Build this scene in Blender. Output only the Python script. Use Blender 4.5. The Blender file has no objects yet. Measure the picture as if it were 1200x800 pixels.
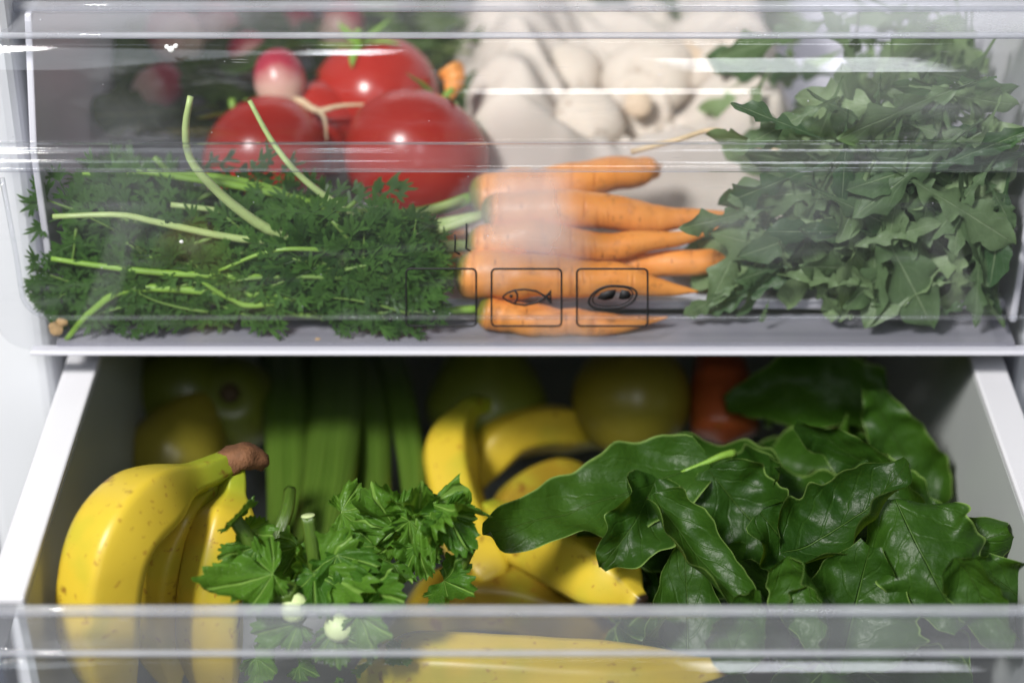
import bpy, bmesh, math, random
import numpy as np
from mathutils import Vector, Matrix, noise as mnoise

random.seed(7); np.random.seed(7)
SC = bpy.context.scene
COL = SC.collection

# ------------------------------------------------------------------ camera
PITCH = math.radians(31.0)
CAM = Vector((0.0, -0.771, 0.4635))
FPX = 2500.0                                   # focal length in photo pixels (1200 wide)
cam_d = bpy.data.cameras.new('camera'); cam = bpy.data.objects.new('camera', cam_d); COL.objects.link(cam)
cam.location = CAM; cam.rotation_euler = (math.pi/2 - PITCH, 0, 0)
cam_d.sensor_width = 36.0; cam_d.lens = FPX/1200*36.0
cam_d.clip_start = 0.01; cam_d.clip_end = 60
cam_d.dof.use_dof = True; cam_d.dof.focus_distance = 0.85; cam_d.dof.aperture_fstop = 3.7
SC.camera = cam

# ------------------------------------------------------------------ world, lamps, exposure
W = bpy.data.worlds.new('World'); SC.world = W; W.use_nodes = True
W.node_tree.nodes['Background'].inputs[0].default_value = (0.80, 0.88, 1.0, 1)
W.node_tree.nodes['Background'].inputs[1].default_value = 0.05

def area_light(name, loc, target, sx, sy, power, col):
    l = bpy.data.lights.new(name, 'AREA'); l.shape = 'RECTANGLE'; l.size = sx; l.size_y = sy
    l.energy = power; l.color = col
    o = bpy.data.objects.new(name, l); COL.objects.link(o); o.location = loc
    o.rotation_euler = (Vector(target)-Vector(loc)).to_track_quat('-Z', 'Y').to_euler()
    return o
area_light('window_or_fill_light', (.16, -2.5, .36), (.16, 0, .36), .44, .34, 4.6, (0.99, 0.97, 0.95))
area_light('window_or_fill_light', (.54, -2.5, 1.95), (.1, 0, .1), .46, 0.85, 14, (0.92, 0.95, 1.0))
area_light('window_or_fill_light', (-.30, -2.0, 2.45), (0, 0, .1), .14, .30, 3, (0.95, 0.97, 1.0))
area_light('window_or_fill_light', (-1.3, -2.0, 2.2), (0, 0, 0), 1.6, 1.2, 18, (0.86, 0.93, 1.0))  # unseen broad fill lamp, added to brighten the front faces
area_light('ceiling_light', (-.74, -.95, 1.34), (0, 0.0, 0), 0.34, 0.30, 47, (1.0, 0.97, 0.92))
SC.view_settings.view_transform = 'Standard'; SC.view_settings.look = 'None'
SC.view_settings.exposure = 0.0; SC.view_settings.gamma = 1.0
SC.render.engine = 'CYCLES'
cy = SC.cycles
cy.use_denoising = True; cy.max_bounces = 12; cy.transmission_bounces = 10; cy.transparent_max_bounces = 24
cy.diffuse_bounces = 4; cy.glossy_bounces = 5; cy.sample_clamp_indirect = 6.0
cy.caustics_reflective = False

# ------------------------------------------------------------------ helpers
CD = Vector((0, math.cos(PITCH), -math.sin(PITCH))); CU = Vector((0, math.sin(PITCH), math.cos(PITCH)))
def P(px, py, Y=None, Z=None):
    """photo pixel -> world point on the plane Y=... or Z=..."""
    d = CD + Vector((1, 0, 0))*((px-600)/FPX) + CU*((400-py)/FPX)
    t = (Y-CAM.y)/d.y if Y is not None else (Z-CAM.z)/d.z
    return CAM + d*t
def nrm(v): return Vector(v).normalized()
TOCAM = -CD

def mesh(name, V, F, attrs=None, smooth=True):
    m = bpy.data.meshes.new(name)
    m.from_pydata([tuple(v) for v in V], [], [tuple(f) for f in F])
    for k, a in (attrs or {}).items():
        at = m.attributes.new(k, 'FLOAT', 'POINT'); at.data.foreach_set('value', np.asarray(a, dtype=np.float32))
    if smooth: m.polygons.foreach_set('use_smooth', [True]*len(m.polygons))
    m.update(); return m
class MB:
    """collects geometry (world coordinates), links it as one mesh object"""
    def __init__(s): s.V = []; s.F = []; s.t = []; s.s = []
    def add(s, V, F, t=None, ss=None):
        o = len(s.V); s.V += [Vector(v) for v in V]; s.F += [tuple(i+o for i in f) for f in F]
        s.t += list(t) if t is not None else [0.5]*len(V); s.s += list(ss) if ss is not None else [0.0]*len(V)
        return s
    def build(s, name, mat, parent=None, smooth=True, loc=None, fix=True):
        base = parent.location if parent is not None and loc is None else Vector(loc or (0, 0, 0))
        m = mesh(name, [v-base for v in s.V], s.F, {'t': s.t, 's': s.s}, smooth)
        m.materials.append(mat)
        if fix:
            bm = bmesh.new(); bm.from_mesh(m); bmesh.ops.recalc_face_normals(bm, faces=bm.faces); bm.to_mesh(m); bm.free()
        o = bpy.data.objects.new(name, m); COL.objects.link(o)
        if parent is not None: o.parent = parent
        else: o.location = base
        return o
def tag(o, label, cat, group=None, kind=None):
    if label: o['label'] = label
    if cat: o['category'] = cat
    if group: o['group'] = group
    if kind: o['kind'] = kind
    return o
def thing(name, loc, label, cat, group=None):
    o = bpy.data.objects.new(name, None); COL.objects.link(o); o.location = loc
    o.empty_display_size = 0.01
    return tag(o, label, cat, group)
def sub(name, mb, mat, root, part, smooth=True):
    o = mb.build(name, mat, None, smooth); m = o.data
    b = root.location; m.transform(Matrix.Translation(-b)); o.parent = part; o.location = (0, 0, 0)
    return o

def catmull(pts, n):
    pts = [Vector(p) for p in pts]
    if len(pts) == 2: return [pts[0].lerp(pts[1], i/(n-1)) for i in range(n)]
    q = [pts[0]*2-pts[1]] + pts + [pts[-1]*2-pts[-2]]
    out = []; k = len(pts)-1
    for i in range(n):
        u = i/(n-1)*k; j = min(int(u), k-1); f = u-j
        a, b, c, d = q[j], q[j+1], q[j+2], q[j+3]
        out.append(0.5*((2*b)+(c-a)*f+(2*a-5*b+4*c-d)*f*f+(3*b-a-3*c+d)*f**3))
    return out
def frames(pts, up=None):
    T = []
    for i in range(len(pts)):
        T.append(nrm(pts[min(i+1, len(pts)-1)]-pts[max(i-1, 0)]))
    u = Vector(up) if up is not None else (Vector((0, 0, 1)) if abs(T[0].z) < .9 else Vector((0, 1, 0)))
    N = []
    for t in T:
        u = u - t*u.dot(t)
        if u.length < 1e-6: u = t.orthogonal()
        u = u.normalized(); N.append(u.copy())
    return T, N
def tube(mb, pts, rad, ns=8, cap=True, shape=None, up=None, flat=1.0, t0=0.0, t1=1.0):
    """shape(phi, v) -> radius factor"""
    T, N = frames(pts, up); n = len(pts); V = []; F = []; t = []; s = []
    for i, p in enumerate(pts):
        v = i/(n-1); r = rad(v) if callable(rad) else rad[i] if hasattr(rad, '__len__') else rad
        B = T[i].cross(N[i])
        for k in range(ns):
            a = 2*math.pi*k/ns; f = shape(a, v) if shape else 1
            V.append(p + N[i]*(math.cos(a)*r*f*flat) + B*(math.sin(a)*r*f)); t.append(t0+(t1-t0)*v); s.append(math.cos(a))
    for i in range(n-1):
        for k in range(ns):
            k2 = (k+1) % ns
            F.append((i*ns+k, i*ns+k2, (i+1)*ns+k2, (i+1)*ns+k))
    if cap:
        F.append(tuple(reversed(range(ns)))); F.append(tuple(range((n-1)*ns, n*ns)))
    mb.add(V, F, t, s); return mb
def lathe(mb, prof, n, M, wob=None):
    """prof: (r,z) bottom->top, M: Matrix 4x4"""
    V = []; F = []; t = []; s = []
    for i, (r, z) in enumerate(prof):
        for k in range(n):
            a = 2*math.pi*k/n; f = wob(a, i/(len(prof)-1)) if wob else 1
            V.append(M @ Vector((r*f*math.cos(a), r*f*math.sin(a), z))); t.append(i/(len(prof)-1)); s.append(math.cos(a))
    for i in range(len(prof)-1):
        for k in range(n):
            k2 = (k+1) % n; F.append((i*n+k, i*n+k2, (i+1)*n+k2, (i+1)*n+k))
    F.append(tuple(reversed(range(n)))); F.append(tuple(range((len(prof)-1)*n, len(prof)*n)))
    mb.add(V, F, t, s); return mb
def box(mb, x0, x1, y0, y1, z0, z1):
    V = [(x, y, z) for x in (x0, x1) for y in (y0, y1) for z in (z0, z1)]
    F = [(0, 1, 3, 2), (4, 6, 7, 5), (0, 4, 5, 1), (2, 3, 7, 6), (0, 2, 6, 4), (1, 5, 7, 3)]
    mb.add(V, F); return mb
def extrude_x(mb, prof, x0, x1):
    """closed profile of (y,z) points, extruded along X"""
    n = len(prof); xs = [x0, x0+.001] + [x0+(x1-x0)*i/12 for i in range(1, 12)] + [x1-.001, x1]; k = len(xs)
    V = [(x, y, z) for x in xs for y, z in prof]
    F = [(q*n+i, q*n+(i+1) % n, (q+1)*n+(i+1) % n, (q+1)*n+i) for q in range(k-1) for i in range(n)]
    F += [tuple(reversed(range(n))), tuple(range((k-1)*n, k*n))]
    mb.add(V, F); return mb
def plate_xz(mb, outline, y0, y1):
    n = len(outline); V = [(x, y0, z) for x, z in outline] + [(x, y1, z) for x, z in outline]
    F = [(i, (i+1) % n, n+(i+1) % n, n+i) for i in range(n)] + [tuple(reversed(range(n))), tuple(range(n, 2*n))]
    mb.add(V, F); return mb
def bevel(o, w, seg=2):
    b = o.modifiers.new('bevel', 'BEVEL'); b.width = w; b.segments = seg; b.limit_method = 'ANGLE'; b.angle_limit = math.radians(40)
    for p in o.data.polygons: p.use_smooth = False
    return o
def wall_strip(prof, thick):
    """open (y,z) polyline -> closed profile of given thickness"""
    pr = [Vector((a, b)) for a, b in prof]; off = []
    for i, p in enumerate(pr):
        d = (pr[min(i+1, len(pr)-1)]-pr[max(i-1, 0)]).normalized(); off.append(p + Vector((d.y, -d.x))*thick)
    return [tuple(p) for p in pr] + [tuple(p) for p in reversed(off)]
def orient(loc, ydir, zhint, scale=1.0):
    y = nrm(ydir); z = Vector(zhint); z = z - y*z.dot(y)
    if z.length < 1e-5: z = y.orthogonal()
    z.normalize(); x = y.cross(z)
    M = Matrix((x, y, z)).transposed().to_4x4()
    return Matrix.Translation(loc) @ M @ Matrix.Scale(scale, 4)
def nz(v, f, seed=0.0): return mnoise.noise(Vector(v)*f + Vector((seed*7.3, seed*3.1, seed*1.7)))

# ------------------------------------------------------------------ materials
class NT:
    def __init__(s, name):
        s.m = bpy.data.materials.new(name); s.m.use_nodes = True; s.t = s.m.node_tree; s.t.nodes.clear()
        s.out = s.n('ShaderNodeOutputMaterial')
    def n(s, typ, **kw):
        x = s.t.nodes.new(typ)
        for k, v in kw.items():
            if k.startswith('i_'):
                key = k[2:]; key = int(key) if key.isdigit() else key.replace('_', ' ')
                if isinstance(v, bpy.types.NodeSocket): s.t.links.new(v, x.inputs[key])
                else: x.inputs[key].default_value = v
            else: setattr(x, k, v)
        return x
    def math(s, op, a, b=0.0, c=0.0, clamp=False):
        x = s.n('ShaderNodeMath', operation=op, use_clamp=clamp)
        for i, v in enumerate((a, b, c)):
            if isinstance(v, bpy.types.NodeSocket): s.t.links.new(v, x.inputs[i])
            else: x.inputs[i].default_value = v
        return x.outputs[0]
    def mix(s, f, a, b, mode='MIX'):
        x = s.n('ShaderNodeMix', data_type='RGBA', blend_type=mode)
        for i, v in ((0, f), (6, a), (7, b)):
            if isinstance(v, bpy.types.NodeSocket): s.t.links.new(v, x.inputs[i])
            else: x.inputs[i].default_value = v if i == 0 else (*v, 1) if len(v) == 3 else v
        return x.outputs[2]
    def noise(s, scale, detail=3, coord=None, rough=0.5):
        x = s.n('ShaderNodeTexNoise'); x.inputs['Scale'].default_value = scale; x.inputs['Detail'].default_value = detail
        x.inputs['Roughness'].default_value = rough
        s.t.links.new(coord if coord is not None else s.obj(), x.inputs['Vector']); return x.outputs['Fac']
    def obj(s): return s.n('ShaderNodeTexCoord').outputs['Object']
    def attr(s, name): return s.n('ShaderNodeAttribute', attribute_name=name).outputs['Fac']
    def rand(s): return s.n('ShaderNodeObjectInfo').outputs['Random']
    def ramp(s, f, *stops):
        x = s.n('ShaderNodeValToRGB'); s.t.links.new(f, x.inputs[0]); e = x.color_ramp.elements
        while len(e) < len(stops): e.new(0.5)
        for el, (p, c) in zip(e, stops): el.position = p; el.color = (*c, 1) if not isinstance(c, float) else (c, c, c, 1)
        return x.outputs[0]
    def step(s, f, lo, hi):
        x = s.n('ShaderNodeMapRange', interpolation_type='SMOOTHSTEP'); s.t.links.new(f, x.inputs[0])
        x.inputs[1].default_value = lo; x.inputs[2].default_value = hi; return x.outputs[0]
    def bump(s, h, strength, dist=0.001):
        x = s.n('ShaderNodeBump'); x.inputs['Strength'].default_value = strength; x.inputs['Distance'].default_value = dist
        s.t.links.new(h, x.inputs['Height']); return x.outputs[0]
    def pbr(s, col, rough=0.5, normal=None, sss=0, coat=0, spec=0.5, trans=0, ior=1.45, sssr=(1, .5, .3)):
        x = s.n('ShaderNodeBsdfPrincipled')
        for k, v in (('Base Color', col), ('Roughness', rough), ('Normal', normal)):
            if v is None: continue
            if isinstance(v, bpy.types.NodeSocket): s.t.links.new(v, x.inputs[k])
            else: x.inputs[k].default_value = (*v, 1) if isinstance(v, tuple) else v
        x.inputs['Subsurface Weight'].default_value = sss; x.inputs['Subsurface Scale'].default_value = 0.004
        x.inputs['Subsurface Radius'].default_value = sssr
        x.inputs['Coat Weight'].default_value = coat; x.inputs['Coat Roughness'].default_value = 0.15
        x.inputs['Specular IOR Level'].default_value = spec; x.inputs['Transmission Weight'].default_value = trans
        x.inputs['IOR'].default_value = ior
        return x.outputs[0]
    def done(s, sh): s.t.links.new(sh, s.out.inputs['Surface']); return s.m
    def mixsh(s, f, a, b):
        x = s.n('ShaderNodeMixShader')
        if isinstance(f, bpy.types.NodeSocket): s.t.links.new(f, x.inputs[0])
        else: x.inputs[0].default_value = f
        s.t.links.new(a, x.inputs[1]); s.t.links.new(b, x.inputs[2]); return x.outputs[0]

def m_leaf(name, c_dark, c_light, vein, rough=0.42, trans=0.35, nveins=7, slope=1.2, veinw=0.06, lat=0.5, bumps=0.35, nscale=60, rnd=0.5, spec=0.45, rim=0.0, vmix=0.75, rimc=None):
    k = NT(name); t = k.attr('t'); s = k.attr('s'); a = k.math('ABSOLUTE', s)
    mid = k.math('SUBTRACT', 1.0, k.step(a, veinw*.35, veinw*1.2))
    t = k.math('ADD', t, k.math('MULTIPLY', k.math('SUBTRACT', k.noise(90, 2), .5), .16))
    ph = k.math('MULTIPLY', k.math('SUBTRACT', t, k.math('MULTIPLY', a, slope/nveins*1.6)), nveins)
    saw = k.math('ABSOLUTE', k.math('SUBTRACT', k.math('FRACT', ph), 0.5))
    latv = k.math('SUBTRACT', 1.0, k.step(saw, 0.02, 0.11))
    latv = k.math('MULTIPLY', latv, k.math('SUBTRACT', 1.0, k.step(a, .6, 1.0)))
    n1 = k.noise(nscale, 4); n2 = k.noise(nscale*5, 3)
    f = k.math('ADD', k.math('MULTIPLY', n1, 1-rnd), k.math('MULTIPLY', k.rand(), rnd), clamp=True)
    col = k.mix(f, c_dark, c_light)
    col = k.mix(k.math('MULTIPLY', n2, 0.35), col, tuple(x*.45 for x in c_dark))
    v = k.math('MAXIMUM', mid, k.math('MULTIPLY', latv, lat))
    col = k.mix(k.math('MULTIPLY', v, vmix), col, vein)
    col = k.mix(k.math('MULTIPLY', k.step(a, .93, 1.0), rim), col, rimc or vein)
    h = k.math('ADD', k.math('MULTIPLY', v, -1.0), k.math('MULTIPLY', n2, 0.5))
    nb = k.bump(h, bumps, 0.0012)
    p = k.pbr(col, rough, nb, spec=spec)
    tr = k.n('ShaderNodeBsdfTranslucent'); k.t.links.new(k.mix(0.55, col, (0.22, 0.34, 0.02), 'MIX'), tr.inputs[0])
    return k.done(k.mixsh(trans, p, tr.outputs[0]))

def m_plastic(name, tint, haze=0.03, glare_patches=(), gloss=0.03, scratches=True):
    """thin clear plastic: see-through with fresnel gloss, faint haze, milky reflections painted in as pale spots"""
    k = NT(name); o = k.obj()
    tr = k.n('ShaderNodeBsdfTransparent'); tr.inputs[0].default_value = (*tint, 1)
    n = k.noise(30, 4, o); nb = k.bump(k.noise(9, 2, o), 0.02, 0.004)
    gl = k.n('ShaderNodeBsdfGlossy'); gl.inputs['Roughness'].default_value = gloss; k.t.links.new(nb, gl.inputs['Normal'])
    df = k.n('ShaderNodeBsdfDiffuse'); df.inputs[0].default_value = (.80, .82, .88, 1)
    tl = k.n('ShaderNodeBsdfTranslucent'); tl.inputs[0].default_value = (.80, .82, .88, 1)
    d2 = k.mixsh(0.35, df.outputs[0], tl.outputs[0])
    f = k.math('MULTIPLY', k.math('ADD', n, .4), haze)
    mp = k.n('ShaderNodeMapping'); k.t.links.new(o, mp.inputs[0]); mp.inputs['Scale'].default_value = (14, 14, 90); mp.inputs['Rotation'].default_value = (0, .5, 0)
    f = k.math('ADD', f, k.math('MULTIPLY', k.step(k.noise(1.0, 6, mp.outputs[0], .7), .52, .80), .10))
    mp = k.n('ShaderNodeMapping'); k.t.links.new(o, mp.inputs[0]); mp.inputs['Scale'].default_value = (55, 55, 1500); mp.inputs['Rotation'].default_value = (0, .9, 0)
    f = k.math('ADD', f, k.math('MULTIPLY', k.step(k.noise(1.0, 2, mp.outputs[0]), .74, .80), .22))
    sep = k.n('ShaderNodeSeparateXYZ'); k.t.links.new(o, sep.inputs[0])
    for (cx, cz, rx, rz, amt) in glare_patches:  # pale spots painted into the plastic in place of milky reflections
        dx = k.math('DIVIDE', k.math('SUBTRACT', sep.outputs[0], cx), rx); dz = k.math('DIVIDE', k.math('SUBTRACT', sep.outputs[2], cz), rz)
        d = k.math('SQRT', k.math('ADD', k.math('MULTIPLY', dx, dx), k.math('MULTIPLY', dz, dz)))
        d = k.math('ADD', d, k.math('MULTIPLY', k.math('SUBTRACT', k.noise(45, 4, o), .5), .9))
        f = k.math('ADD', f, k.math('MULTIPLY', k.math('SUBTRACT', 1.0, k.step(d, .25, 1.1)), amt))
    if scratches:
        sp = k.n('ShaderNodeTexVoronoi'); sp.inputs['Scale'].default_value = 170; k.t.links.new(o, sp.inputs['Vector'])
        dots = k.math('SUBTRACT', 1.0, k.step(sp.outputs['Distance'], .035, .07))
        dots = k.math('MULTIPLY', dots, k.step(k.noise(70, 1, o), .60, .66))
        f = k.math('ADD', f, k.math('MULTIPLY', dots, .75), clamp=True)
    ge = k.n('ShaderNodeNewGeometry'); dt = k.n('ShaderNodeVectorMath', operation='DOT_PRODUCT')
    k.t.links.new(ge.outputs['Incoming'], dt.inputs[0]); k.t.links.new(ge.outputs['Normal'], dt.inputs[1])
    c5 = k.math('POWER', k.math('SUBTRACT', 1.0, k.math('ABSOLUTE', dt.outputs['Value']), clamp=True), 5.0)
    fr = k.math('ADD', .028, k.math('MULTIPLY', c5, .9))
    a = k.mixsh(f, tr.outputs[0], d2)
    return k.done(k.mixsh(fr, a, gl.outputs[0]))

def m_simple(name, col, rough=.5, nscale=40, var=.12, bumps=.05, sss=0, spec=.5):
    k = NT(name); n = k.noise(nscale, 4)
    c = k.mix(n, tuple(x*(1-var) for x in col), tuple(min(1, x*(1+var)) for x in col))
    return k.done(k.pbr(c, rough, k.bump(k.noise(nscale*6, 3), bumps, .0006), sss=sss, spec=spec))

M = {}
M['glass'] = (lambda k: k.done(k.pbr((.97, .98, 1.0), .02, k.bump(k.noise(14, 2), .06, .004), trans=1, ior=1.42)))(NT('moulded clear plastic'))
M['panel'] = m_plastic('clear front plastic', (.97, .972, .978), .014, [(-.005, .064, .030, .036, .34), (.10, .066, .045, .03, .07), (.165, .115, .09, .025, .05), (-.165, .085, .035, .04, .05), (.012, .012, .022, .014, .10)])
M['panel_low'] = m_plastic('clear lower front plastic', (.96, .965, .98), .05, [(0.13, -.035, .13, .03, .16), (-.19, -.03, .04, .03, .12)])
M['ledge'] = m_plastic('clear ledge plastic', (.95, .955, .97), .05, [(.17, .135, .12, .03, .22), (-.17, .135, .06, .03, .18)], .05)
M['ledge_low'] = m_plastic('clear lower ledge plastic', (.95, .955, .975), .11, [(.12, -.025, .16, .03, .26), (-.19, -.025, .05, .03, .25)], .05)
M['bead_edge'] = m_plastic('moulded clear edge', (.93, .935, .96), .34, (), .05, False)
M['bead'] = m_plastic('moulded clear step', (.95, .955, .97), .045, (), .06, False)
M['side_clear'] = (lambda k: k.done(k.pbr(k.mix(k.noise(12, 3), (.62, .62, .68), (.72, .72, .78)), .22, k.bump(k.noise(30, 2), .05, .002), spec=.5)))(NT('frosted plastic'))
M['white'] = m_simple('white plastic', (.80, .80, .83), .35, 25, .03, .04)
M['rim'] = m_simple('grey white rim plastic', (.66, .66, .70), .40, 25, .04, .04)
M['liner'] = m_simple('fridge liner white', (.76, .78, .82), .30, 18, .03, .03)
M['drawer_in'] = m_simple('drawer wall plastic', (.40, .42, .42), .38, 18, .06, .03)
M['floor'] = m_simple('drawer floor plastic', (.52, .52, .58), .18, 30, .06, .04)
M['channel'] = m_simple('drawer channel plastic', (.25, .25, .29), .25, 30, .08, .04)
M['dark'] = m_simple('dark blue grey added gap sheet', (.05, .065, .10), .5, 20, .1, .03)
M['ink'] = m_simple('black ink', (.012, .012, .014), .6, 90, .2, .0)
M['frost_edge'] = m_simple('bright plastic edge', (.66, .66, .73), .18, 30, .04, .02)

# ------------------------------------------------------------------ fridge shell (setting)
def struct(name, mb, mat, bev=0.0):
    o = mb.build(name, mat, None, False); o['kind'] = 'structure'
    if bev: bevel(o, bev, 3)
    return o
XC = 0.010                                        # drawers are centred here
struct('wall_left', box(MB(), -.237, -.2005, .020, .42, -.30, .30), M['liner'], .006)
struct('wall_right', box(MB(), .2205, .260, .020, .42, -.30, .30), M['liner'], .006)
struct('wall_back', box(MB(), -.2003, .2203, .40, .42, -.30, .30), M['liner'])
struct('floor', box(MB(), -.2003, .2203, .022, .398, -.32, -.30), M['liner'])
struct('added_dark_gap_sheet', box(MB(), -.40, -.245, .03, .06, -.40, .40), M['dark'], .002)  # dark sheets added to keep the gaps beside the fridge dark
struct('added_dark_gap_sheet', box(MB(), .268, .42, .03, .06, -.40, .40), M['dark'], .002)

# ------------------------------------------------------------------ drawer front profile (y,z) relative to the panel foot
def arc(p0, p1, bulge, n=10):
    a = Vector(p0); b = Vector(p1); d = b-a; nn = Vector((-d.y, d.x)).normalized()
    return [tuple(a+d*(i/n)+nn*(bulge*4*(i/n)*(1-i/n))) for i in range(n+1)]
ZC = .083                                          # moulded crease
BEND = (.0160, .1310); TOPI = (.0340, .1370)
UPPER = arc((.0060, ZC+.006), BEND, .0060, 18)
def rounded_outline(x0, x1, z0, z1, r, n=6):
    o = []
    for i in range(n+1):
        a = math.pi + i/n*math.pi/2; o.append((x0+r+r*math.cos(a), z0+r+r*math.sin(a)))
    for i in range(n+1):
        a = 1.5*math.pi + i/n*math.pi/2; o.append((x1-r+r*math.cos(a), z0+r+r*math.sin(a)))
    o += [(x1, z1), (x0, z1)]
    return o
def drawer_front(root, dy, dz, x0, x1, mat, mledge, low):
    sh = lambda pr: [(y+dy, z+dz) for y, z in pr]
    fp = MB(); plate_xz(fp, [(x, z+dz) for x, z in rounded_outline(x0, x1, -.004, ZC-.003, .014)], dy, dy+.0025)
    f = fp.build('front_panel', mat, root, False)
    up = MB(); extrude_x(up, sh(wall_strip(UPPER, .0022)), x0, x1)
    u = up.build('upper_panel', mat, root); 
    for p in u.data.polygons: p.use_smooth = len(p.vertices) == 4 and abs(p.normal.x) < .5
    # step between the two: solid clear bar that bends what lies behind it
    st = [(.0, ZC-.0035), (.0002, ZC-.001), (.0014, ZC+.0014), (.0034, ZC+.0028), (.0052, ZC+.0042), (.0058, ZC+.0062), (.0082, ZC+.0062), (.0076, ZC+.0035), (.0058, ZC+.0012), (.0036, ZC-.0002), (.0027, ZC-.0020), (.0026, ZC-.0035)]
    s_ = MB(); extrude_x(s_, sh(st), x0+.001, x1-.001)
    b = s_.build('step_bar', M['bead'], root)
    for p in b.data.polygons: p.use_smooth = abs(p.normal.x) < .5
    # top ledge, a shallow tray leaning back
    led = MB(); extrude_x(led, sh(wall_strip(arc((BEND[0]+.002, BEND[1]+.001), TOPI, -.0015, 8), .0022)), x0, x1)
    l = led.build('ledge', mledge, root)
    for p in l.data.polygons: p.use_smooth = abs(p.normal.x) < .5
    for nm, (yy, zz), r in (('ledge_bead', (BEND[0]-.0002, BEND[1]+.001), .0014), ('top_bead', TOPI, .0024)):
        t_ = MB(); tube(t_, [Vector((x0+(x1-x0)*i/8, yy+dy, zz+dz)) for i in range(9)], r, 10)
        t_.build(nm, M['bead_edge'], root)
    eb = MB(); extrude_x(eb, sh([(-.0016, -.0042), (.0045, -.0042), (.0045, -.0060), (-.0016, -.0060)]), x0+.013, x1-.013)
    bevel(eb.build('bottom_edge', M['frost_edge'], root, False), .0005)
    return f

# ---- upper drawer
UX0, UX1 = -.2165, .2365
ud = thing('crisper_drawer', (XC, .15, -.004), 'clear plastic drawer with printed fish and meat symbols, holding tomatoes, carrots and salad', 'drawer', 'clear fridge drawers')
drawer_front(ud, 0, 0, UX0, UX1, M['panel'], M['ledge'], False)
bead = MB(); r = .012
bp = [Vector((UX0+.011, -.0002, ZC-.006)), Vector((UX0+.0125, -.0002, .04)), Vector((UX0+.0125, -.0002, .016+r))]
bp += [Vector((UX0+.0125+r-r*math.cos(a), -.0002, .012+r-r*math.sin(a))) for a in np.linspace(.2, math.pi/2, 6)]
bp += [Vector((x, -.0002, .012)) for x in np.linspace(UX0+.04, UX1-.04, 12)]
bp += [Vector((UX1-.0125-r+r*math.sin(a), -.0002, .012+r-r*math.cos(a))) for a in np.linspace(.2, math.pi/2, 6)]
bp += [Vector((UX1-.0125, -.0002, ZC-.006))]
tube(bead, bp, .0011, 8); bead.build('embossed_bead', M['bead'], ud)
SWX0, SWX1 = -.193, .213
for xa, xb in ((SWX0-.003, SWX0), (SWX1, SWX1+.003)):
    sw = MB(); V = [(xa, .016, .0), (xb, .016, .0), (xb, .34, .0), (xa, .34, .0), (xa, .012, ZC), (xb, .012, ZC), (xa, .031, .135), (xb, .031, .135), (xa, .34, .135), (xb, .34, .135)]
    F = [(0, 3, 2, 1), (6, 7, 9, 8), (0, 1, 5, 4), (4, 5, 7, 6), (3, 8, 9, 2), (0, 4, 6, 8, 3), (1, 2, 9, 7, 5)]
    sw.add(V, F); bevel(sw.build('side_wall', M['side_clear'], ud, False), .0008)
box(bw := MB(), SWX0, SWX1, .337, .340, .0, .135); bw.build('back_wall', M['side_clear'], ud, False)
box(fl := MB(), SWX0, SWX1, .0275, .336, .0003, .004); fl.build('bottom', M['floor'], ud, False)
box(fl := MB(), SWX0, SWX1, .0032, .0270, -.0040, -.0022); fl.build('bottom_channel', M['channel'], ud, False)
tube(fb := MB(), [Vector((x, .0275, .0045)) for x in np.linspace(SWX0+.001, SWX1-.001, 6)], .0010, 8); fb.build('bottom_ridge', M['frost_edge'], ud)

# printed symbols on the panel
YI = -.0006
def ink_line(mb, pts, w=.00046, closed=False):
    pts = [P(x, y, Y=YI) for x, y in pts]
    if closed: pts = pts + [pts[0], pts[1]]
    tube(mb, pts, w, 6, not closed, up=(0, 1, 0), flat=.5)
def rr(x0, x1, y0, y1, r=5):
    o = []
    for cx, cy_, a0 in ((x1-r, y0+r, -90), (x1-r, y1-r, 0), (x0+r, y1-r, 90), (x0+r, y0+r, 180)):
        for i in range(5):
            a = math.radians(a0+i*22.5); o.append((cx+r*math.cos(a), cy_+r*math.sin(a)))
    return o
fr = MB(); ink_line(fr, rr(476, 558, 315, 382), closed=True); fr.build('symbol_frame', M['ink'], ud)
fr = MB(); ink_line(fr, rr(576, 658, 315, 382), closed=True); f2 = fr.build('symbol_frame', M['ink'], ud)
fi = MB()
ink_line(fi, [(645, 344), (637, 350), (628, 355), (615, 357.5), (603, 356), (594, 352), (589, 348), (594, 343.5), (603, 340), (615, 339), (628, 341), (637, 346), (645, 351)])
ink_line(fi, [(603, 340.5), (606, 344), (606.5, 349), (605, 353), (602, 356)])
ink_line(fi, [(637, 350), (646, 340.5), (645, 348), (646, 355), (637, 346)])
ink_line(fi, [(599+1.1*math.cos(a), 347+1.1*math.sin(a)) for a in np.linspace(0, 6.28, 9)[:-1]], .00045, True)
tag(sub('symbol', fi, M['ink'], ud, f2), 'black printed fish symbol', None)
fr = MB(); ink_line(fr, rr(676, 759, 315, 382), closed=True); f3 = fr.build('symbol_frame', M['ink'], ud)
st = MB()
def bean(k, dx=0, dy=0): return [(718+dx+28*k*math.cos(a)+2*math.sin(a), 348+dy+13.2*k*math.sin(a)-4.5*k*math.cos(a)*abs(math.cos(a))+(2*k if math.cos(a) < 0 else 0)*abs(math.cos(a))) for a in np.linspace(0, 2*math.pi, 33)[:-1]]
ink_line(st, bean(1), .00050, True); ink_line(st, bean(.84, 0, -1), .00030, True)
def fill(mb, pts):
    q = [P(x, y, Y=YI) for x, y in pts]; n = len(q)
    V = q + [v+Vector((0, .0005, 0)) for v in q]
    mb.add(V, [tuple(range(n)), tuple(reversed(range(n, 2*n)))] + [(i, n+i, n+(i+1) % n, (i+1) % n) for i in range(n)])
fill(st, [(700, 350), (704, 344), (712, 341), (722, 340), (721, 345), (718, 350), (709, 352)])
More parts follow.
